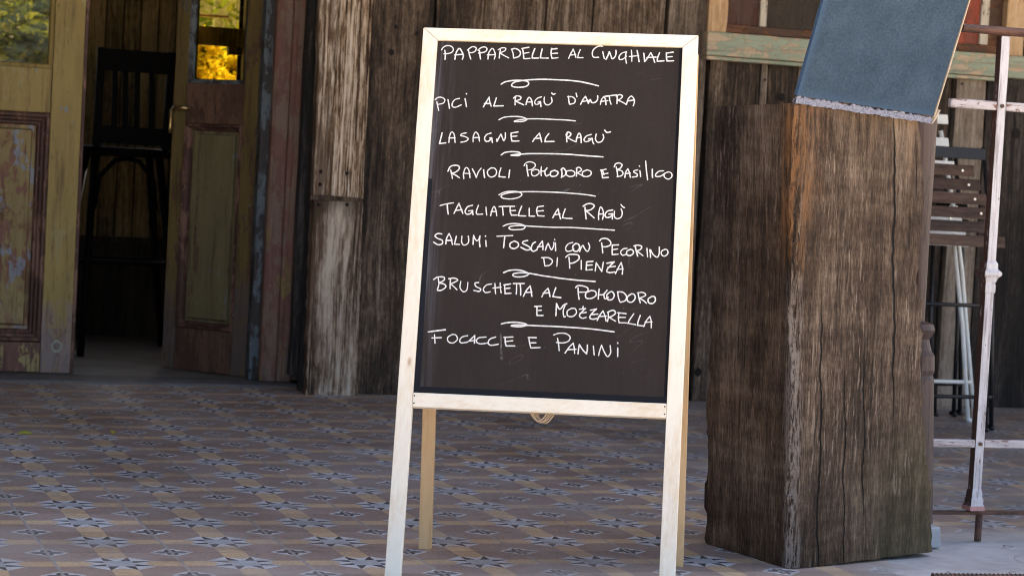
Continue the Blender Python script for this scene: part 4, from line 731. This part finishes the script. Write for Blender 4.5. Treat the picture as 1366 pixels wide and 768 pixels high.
for d in (0, -.009):
    ring = [BB(WBL * i / N, random.uniform(-.001, .001) + .012, d) for i in range(N + 1)] + [BB(WBL + random.uniform(-.001, .001) + .004 * (i / 12), .012 + (HBL - .012) * i / 12, d) for i in range(1, 13)]
    ring += [BB(WBL * (1 - i / N), HBL, d) for i in range(1, N + 1)] + [BB(random.uniform(-.001, .0015), HBL - (HBL - .012) * i / 12, d) for i in range(1, 12)]
    rings.append(ring)
mb.loft(rings); mb.build('face_panel', blue, bb)
g = G('torn_pale_paper'); x, y, z = g.xyz(); n = g.noise(g.vec(x, y, z), 330, 4, .7)
mb = MB(); N = 90; a_, b_ = [], []
for i in range(N + 1):
    uu = WBL * i / N; a_.append(BB(uu, .011 + random.uniform(-.003, .003) - .003 * i / N, .001)); b_.append(BB(uu, -.004 + random.uniform(-.002, .0015), .0015))
rings = [a_, b_, [p - bn * .012 for p in b_], [p - bn * .004 for p in a_]]
mb.loft(rings, cap=False, closed=False); mb.build('torn_edge', g.done(g.ramp(n, [(.4, (.10, .11, .16)), (.5, (.19, .20, .26)), (.62, (.30, .30, .37))]), .9), bb)
mb = MB(); mb.loft([[BB(WBL + .001, .01, d), BB(WBL + .004, .01, d), BB(WBL + .008, HBL, d), BB(WBL + .0055, HBL, d)] for d in (.002, -.0085)])
mb.loft([[BB(WBL - .002, -.006, d), BB(WBL + .006, .006, d), BB(WBL + .013, .028, d), BB(WBL + .006, .02, d)] for d in (.0045, -.0085)])
mb.build('edge_trim', flat('pale_wood_edge', (.5, .4, .3), .8, .4, 60), bb)
mb = MB(); ct = (tF + tB) / 2; mb.bar(BB(WBL * .5, .2, -.012), V((ct.x + .04, ct.y, .975)), .03, .02, be); mb.build('brace', M['pine_raw'], bb)

# ------------------------------------------------------------------ iron railing
YR = 4.59
def RZ(px, py): return PX(px, py, YR)
rail = thing('iron_railing', (2.9, YR, 0), 'chipped white and rusty iron railing right of the timber post', 'railing')
lo, hi = RZ(1298, 682), RZ(1328, 48); bx = lo.x; hw = .0105
mb = MB(); zc = RZ(1312, 366).z
def sq(h, z): return [(bx - h, YR - h, z), (bx + h, YR - h, z), (bx + h, YR + h, z), (bx - h, YR + h, z)]
prof = [(.0185, lo.z + .004), (.0185, lo.z + .016), (.0165, lo.z + .02), (.0165, lo.z + .03), (.014, lo.z + .036), (.014, lo.z + .046), (.0115, lo.z + .056), (.0115, zc - .045), (.014, zc - .04), (.014, zc - .024), (.0125, zc - .02), (.018, zc - .006), (.0235, zc), (.0235, zc + .006), (.016, zc + .015), (.016, zc + .026), (.0115, zc + .034), (.0115, hi.z)]
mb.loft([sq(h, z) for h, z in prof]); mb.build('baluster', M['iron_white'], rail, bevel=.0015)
mb = MB(); mb.loft([sq(.0195, z) for z in (lo.z + .0045, lo.z + .0152)]); mb.build('baluster_foot', M['iron_pink'], rail)
xl = RZ(1246, 600).x - .02; XR = 5.2
zt_, zm_, zl_, zb_ = RZ(1340, 42).z, RZ(1320, 141).z, RZ(1310, 591).z, RZ(1310, 683).z
mb = MB()
seg = 14; r1 = .0115
mb.loft([[(xx, YR + .016 * cos(k * 2 * pi / seg), zt_ + .010 * sin(k * 2 * pi / seg)) for k in range(seg)] for xx in (xl + .02, XR)]); mb.build('handrail', M['rust'], rail)
for zz, h, nm in ((zm_, .0105, 'middle_rail'), (zl_, .0095, 'lower_rail')):
    mb = MB()
    mb.box(xl, bx - .0123, YR - .012, YR + .004, zz - h, zz + h); mb.box(bx + .0123, XR, YR - .012, YR + .004, zz - h, zz + h)
    o = mb.build(nm, M['iron_rail'], rail, bevel=.003)
    mb = MB(); mb.tube([(bx, YR - .0115, zz), (bx, YR - .0165, zz)], .0045, 10); mb.build('rivet', M['rust'], o)
mb = MB(); mb.box(xl, XR, YR - .012, YR + .012, zb_ - .004, zb_ + .0035); mb.build('bottom_bar', M['rust'], rail, bevel=.001)
p = RZ(1306, 690); mb = MB(); mb.tube([(p.x, YR, zb_ - .004), (p.x, YR, .002)], .0085, 10); mb.build('foot_rod', M['rust'], rail)
nx = RZ(1250, 585).x - .036
zA, zB, zC, zD, zE = RZ(1250, 500).z, RZ(1250, 468).z, RZ(1245, 452).z, RZ(1248, 443).z, RZ(1247, 432).z
def ZR(py): return RZ(1245, py).z
prof = [(.036, .002), (.036, zA - .01), (.033, zA), (.037, zA + .012), (.037, zB - .01), (.03, zB), (.0245, zC - .004), (.0245, zC), (.034, zD - .002), (.037, zD + .006), (.034, zE), (.013, zE + .006), (.014, zE + .03), (.023, ZR(307)), (.031, ZR(230)), (.037, ZR(166)), (.039, ZR(140)), (.03, ZR(132)), (.012, ZR(126))]
mb = MB(); mb.loft([[V((nx - .06 * z + r * cos(2 * pi * k / 20), YR + r * sin(2 * pi * k / 20), z)) for k in range(20)] for r, z in prof])
mb.build('newel_post', M['newel'], rail, smooth=False)
for k in range(1, 8):                                  # next balusters, outside the picture
    pass
# loose things by the post
mb = MB(); p = FL(1249, 731); mb.loft([[(p.x - .05, p.y - .02, z), (p.x + .006 - z * .1, p.y - .012, z), (p.x + .012 - z * .1, p.y + .03, z), (p.x - .05, p.y + .03, z)] for z in (.003, .02, .052)])
tag(mb.build('concrete_chunk', M['concrete'], None, bevel=.004, loc=tuple(p)), 'small pale concrete chunk behind the foot of the timber post', 'concrete block')
p = FL(1244, 769, .012); q = FL(1372, 770, .012); d = (q - p).normalized(); mb = MB(); pts = []; rs = []
for i in range(150):
    f = i / 149; pts.append(p + d * (f * .5)); rs.append(.0075 if i % 3 else .0095)
mb.tube(pts, rs, 10); tag(mb.build('ribbed_bar', M['rust'], None, loc=tuple(p)), 'rusty ribbed iron bar lying on the grey paving', 'iron bar')

# ------------------------------------------------------------------ folding chairs
def chair(name, px, Y, hwid, slats, backs, frame, slatm, label, lean=.14, zs=(.50, .745), taper=.6, shear=0., hgt=.9, yaw=0., bars=(.12, .44), group='folding chairs leaning on the plank wall'):
    p = PX(px, 560, Y); ox, oy = p.x, Y; root = thing(name, (ox, oy, 0), label, 'chair', group)
    def T(x, z, d=0.): return V((ox + x + shear * z, oy + lean * z + d, z))
    for s in (-1, 1):
        mb = MB(); mb.tube([T(s * (hwid + .025), .008), T(s * (hwid + .022), .3, .0), T(s * (hwid + .02), .56), T(s * (hwid + .012), .7), T(s * (hwid - .025), hgt)], .0085, 8); mb.tube([T(s * (hwid + .025), .008, -.012), T(s * (hwid + .025), .012, .02)], .009, 6); mb.build('leg', frame, root, smooth=True)
        mb = MB(); mb.tube([T(s * (hwid - .03), .008, -.05), T(s * (hwid - .012), .35, -.03), T(s * (hwid - .02), .72, -.022)], .0085, 8); mb.tube([T(s * (hwid - .03), .008, -.065), T(s * (hwid - .03), .012, -.03)], .009, 6); mb.build('leg', frame, root, smooth=True)
    mb = MB()
    for z in bars: mb = MB(); mb.tube([T(-hwid, z, -.04), T(hwid, z, -.04)], .007, 8); mb.build('crossbar', frame, root, smooth=True)
    seat = MB(); scr = []; z0, z1 = zs; step = (z1 - z0) / slats
    for k in range(slats):
        z = z0 + k * step; h = hwid * (1.12 - (1.12 - taper) * k / max(1, slats - 1))
        seat.loft([[T(x, zz, d) for x, zz, d in ((-h, z, -.075 - .0), (h, z, -.075), (h, z + step * .8, -.07), (-h, z + step * .8, -.07))], [T(x, zz, d) for x, zz, d in ((-h, z, -.059), (h, z, -.059), (h, z + step * .8, -.054), (-h, z + step * .8, -.054))]])
        for s in (-1, 1): c = T(s * (h - .05), z + step * .4, -.073); scr.append(c)
    so_ = seat.build('seat', slatm, root, bevel=.002)
    for c in scr: mb = MB(); mb.tube([c, c + V((0, -.005, 0))], .0045, 8); mb.build('screw', M['steel'], so_)
    bk = MB()
    for z, h, w_ in backs:
        f = (z - .56) / (hgt - .56); hh = (hwid + .02 - .045 * f) * w_
        bk.loft([[T(x, zz, d) for x, zz, d in ((-hh, z, -.012), (0, z, .004), (hh, z, -.012), (hh, z + h, -.012), (0, z + h, .004), (-hh, z + h, -.012))], [T(x, zz, d) for x, zz, d in ((-hh, z, .004), (0, z, .02), (hh, z, .004), (hh, z + h, .004), (0, z + h, .02), (-hh, z + h, .004))]])
    bk.build('backrest', slatm if frame is not M['black_iron'] else M['black_iron'], root, bevel=.002)
    return root
zq = lambda px, py, Y: PX(px, py, Y).z
Yc = 7.05
chair('folding_chair', 1240, Yc - .15, .225, 6, ((zq(1280, 208, Yc), .03, 1.), (.955, .03, 1.)), M['black_iron'], M['slat'], 'black framed folding chair with brown slatted seat behind the railing', zs=(zq(1280, 327, Yc), zq(1280, 217, Yc)), taper=.55, hgt=1.0, shear=.015, lean=.12)
chair('folding_chair', 1255, 7.2, .115, 5, ((zq(1280, 167, 7.3), .035, 1.35), (zq(1280, 198, 7.3), .035, 1.2), (zq(1280, 221, 7.3), .014, 1.3)), M['white_wood'], M['white_wood'], 'white painted folding chair leaning behind the brown slatted one', zs=(.64, .79), taper=.9, hgt=1.06, shear=-.10, lean=.1, bars=(.145,))
chair('folding_chair', 1250, 7.38, .07, 5, ((.8, .04, 1.), (.9, .04, 1.)), M['black_iron'], M['black_wood'], 'all black folding chair farthest back against the plank wall', zs=(.66, .8), taper=.9, hgt=.98, lean=.07, bars=(.12,))

# ------------------------------------------------------------------ bar stool in the doorway
YS = 8.95
def SP(px, py, d=0.): return PX(px, py, YS + d)
st = thing('bar_stool', (1.48, 9.12, .012), 'tall black wooden bar stool with slatted back inside the doorway', 'bar stool')
bw = M['black_wood']
zt_, zr_ = SP(180, 68).z, SP(180, 97).z; xl_, xr_ = SP(134, 100).x, SP(226, 100).x; zb1, zb0 = SP(180, 170).z, SP(180, 195).z
tp = V((0, .0, 0))
for xx, xt in ((xl_, xl_ - .004), (xr_, xr_ + .004)):
    mb = MB(); mb.bar((xx, YS + .02, zb0 - .01), (xt, YS - .02, zt_ + .004), .03, .024, (1, 0, 0)); mb.build('back_post', bw, st, bevel=.004)
mb = MB(); n = 8
mb.loft([[(xl_ - .012 + (xr_ - xl_ + .024) * i / n, YS - .028 + d - .03 * sin(pi * i / n) * 0, z) for z, d in ((zr_, 0), (zt_, -.006), (zt_, .016), (zr_, .022))] for i in range(n + 1)]); mb.build('top_rail', bw, st, bevel=.004)
for px in (153, 167, 183, 202):
    mb = MB(); mb.bar((SP(px, 172).x, YS + .014, zb1 - .002), (SP(px, 96).x, YS - .01, zr_ + .002), .022, .01, (1, 0, 0)); mb.build('back_slat', bw, st, bevel=.002)
mb = MB(); mb.box(xl_ + .012, xr_ - .012, YS + .006, YS + .026, zb0 + .005, zb1); mb.build('lower_rail', bw, st, bevel=.003)
cx, cy = (xl_ + xr_) / 2, YS + .2; zs_ = zb0 - .01
mb = MB()
mb.loft([[(cx + r * cos(k * pi / 14) * 1., cy + r * sin(k * pi / 14), z) for k in range(28)] for r, z in ((.17, zs_ - .035), (.19, zs_ - .03), (.195, zs_ - .015), (.19, zs_), (.17, zs_ + .004))]); mb.build('seat', bw, st, smooth=False)
fl = FL(107, 475, .014)
feet = [(-.235, -.17), (.235, -.17), (.235, .24), (-.235, .24)]
for k, (fx, fy) in enumerate(feet):
    tx, ty = cx + fx * .55, cy + fy * .6; mb = MB(); ex_ = V((cx + fx, cy + fy, .014))
    if k == 0: ex_ = V((fl.x, fl.y, .014))
    mb.tube([(tx, ty, zs_ - .03), tuple(V((tx, ty, zs_ - .03)).lerp(ex_, .5)), tuple(ex_)], [.017, .016, .014], 10); mb.build('leg', bw, st, smooth=True)
fz = SP(175, 352).z
mb = MB(); c4 = [V((cx + fx * .55, cy + fy * .6, zs_)).lerp(V((cx + fx, cy + fy, .014)), 1 - (fz - .014) / (zs_ - .014)) for fx, fy in feet]
for a, b in zip(c4, c4[1:] + c4[:1]): mb.tube([a, b], .012, 8)
mb.build('foot_rail', bw, st)
mb = MB()
for k in range(2):
    fx = (-.12, .12)[k]; mb.tube([(cx + fx * 1.05, cy - .1, zs_ - .25), (cx + fx * .9, cy - .1, zs_ - .12), (cx + fx * .4, cy - .1, zs_ - .05), (cx, cy - .1, zs_ - .04)], .01, 8)
mb.build('bentwood_brace', bw, st, smooth=True)

# ------------------------------------------------------------------ garden behind the house; added trees and hedge stand in for a pane reflection
def leafmat(name, a, b):
    g = G(name); x = g.n('ShaderNodeNewGeometry'); c = g.mix(S(g, x.outputs['Random Per Island']), a, b); t = g.t; t.nodes.remove(g.b)
    d = g.n('ShaderNodeBsdfDiffuse'); tr = g.n('ShaderNodeBsdfTranslucent'); mx = g.n('ShaderNodeMixShader'); mx.inputs[0].default_value = .5
    g.put(d.inputs[0], c); g.put(tr.inputs[0], c); t.links.new(d.outputs[0], mx.inputs[1]); t.links.new(tr.outputs[0], mx.inputs[2]); t.links.new(mx.outputs[0], g.out.inputs[0]); return g.m
def leaves(mb, c, rad, n, size, rnd, squash=.8):
    for _ in range(n):
        while True:
            p = V((rnd.uniform(-1, 1), rnd.uniform(-1, 1), rnd.uniform(-1, 1)))
            if .2 < p.length < 1: break
        p = V(c) + V((p.x * rad, p.y * rad, p.z * rad * squash)); s = size * rnd.uniform(.6, 1.3)
        a = V((rnd.gauss(0, 1), rnd.gauss(0, 1), rnd.gauss(0, .6))).normalized(); b = a.orthogonal().normalized(); b = (b + a.cross(b) * rnd.uniform(-1, 1)).normalized()
        mb.quad(p - a * s, p + b * s * .45, p + a * s, p - b * s * .45)
rnd = random.Random(5)
gl = leafmat('spring_leaf', (.07, .10, .015), (.22, .2, .03)); yl = leafmat('yellow_blossom', (.62, .42, .02), (.8, .6, .04)); dl = leafmat('dark_leaf', (.02, .04, .01), (.05, .09, .02))
bark = wood('bark', DARK)
def bush(px, py, Y, rad, flowers, label, leafm=gl, squash=.8, h0=0.):
    c = PX(px, py, Y); t = thing('flowering_shrub' if flowers else 'reflection_tree', (c.x, c.y, -.06), label, 'shrub' if flowers else 'tree')
    mb = MB()
    for k in range(9):
        a = k * .7; d = V((cos(a), sin(a), 0)) * rad * .5; mb.tube([V((c.x, c.y, -.06)) + d * .1, V((c.x, c.y, c.z * .5)) + d * .6, c + d], [.05, .03, .01], 6)
    mb.build('trunk', bark, t)
    mb = MB(); cl = []
    for k in range(16):
        q = c + V((rnd.uniform(-1, 1) * rad * .75, rnd.uniform(-1, 1) * rad * .6, rnd.uniform(-1, .9) * rad * squash)); cl.append(q); leaves(mb, q, rad * .42, 260, .05 if not flowers else .035, rnd)
    mb.build('crown', leafm, t)
    if flowers:
        mb = MB()
        for q in cl:
            if q.z > c.z - rad * .25: leaves(mb, q + V((0, -.06, .06)), rad * .42, 330, .035, rnd)
        mb.build('blossom', yl, t)
bush(292, 150, 13.2, .36, True, 'yellow blossoming shrub in the garden seen through the open door pane', dl, 1.1)
bush(20, 40, 15.5, 1.0, False, 'leafy green tree added behind the closed door pane for its reflection', gl)
bush(-30, 90, 14.5, .7, False, 'low dark green tree added beside the leafy one for the pane reflection', dl)
bush(60, 10, 17.5, 1.2, False, 'taller tree added farthest back for the closed door pane reflection', gl)
mb = MB(); hc = PX(150, 60, 21.)
for k in range(40): leaves(mb, V((hc.x - 6.5 + k * .2, 21. + rnd.uniform(-.3, .3), rnd.uniform(.2, 2.6))), .7, 220, .07, rnd)
hd = thing('reflection_hedge', (hc.x, 21., -.06), 'long tall clipped hedge added behind the house for the pane reflection', 'hedge'); mb.build('foliage', gl, hd)
for k in range(8): mb = MB(); mb.tube([(hc.x - 6.2 + k * 1.0, 21., -.06), (hc.x - 6.1 + k * 1.0, 21., 1.6)], [.05, .02], 6); mb.build('stem', bark, hd)
mb = MB(); xf = PX(245, 30, 23.).x
for k in range(24): mb.plank(xf + k * .16, xf + k * .16 + .15, 23., 23.03, -.06, 3.2, 4)
fe = thing('board_fence', (xf + 1.9, 23., -.06), 'pale dry board fence at the far end of the garden behind the open door pane', 'fence'); mb.build('board_panel', wood('pale_dry_board', [(.25, (.2, .16, .08)), (.5, (.42, .36, .22)), (.75, (.55, .5, .34))]), fe)
mb = MB()
for k in range(2): mb.box(xf, xf + 3.8, 23.031, 23.08, .5 + k * 1.8, .58 + k * 1.8)
mb.build('fence_rail', bark, fe)
bush(58, 78, 13.6, .6, False, 'rounded tree added nearest the house for the closed door pane reflection', gl)
# fallen leaves on the tiles
for k, (px, py, c_, lb) in enumerate(((33, 578, (.4, .42, .04), 'tiny yellow green leaf lying on the tiles at far left'), (151, 577, (.45, .36, .06), 'thin straw coloured leaf lying on the tiles before the door'), (20, 556, (.3, .2, .07), 'curled brown leaf lying on the tiles nearest the closed door'))):
    p = FL(px, py, .002); mb = MB(); n = 7; L_, R_ = [], []
    for i in range(n):
        f = i / (n - 1); ww = .009 * sin(pi * (f * .94 + .03)); q = p + V((cos(k * 1.3) * (f - .5) * .045, sin(k * 1.3) * (f - .5) * .045, .004 * sin(pi * f) + .003 * k * f)); s_ = V((-sin(k * 1.3), cos(k * 1.3), .3)) * ww; L_.append(q + s_); R_.append(q - s_)
    mb.loft([L_, R_], cap=False, closed=False); tag(mb.build('fallen_leaf', flat('dry_leaf', c_, .7), None, loc=tuple(p)), lb, 'leaf', 'fallen leaves on the porch tiles')
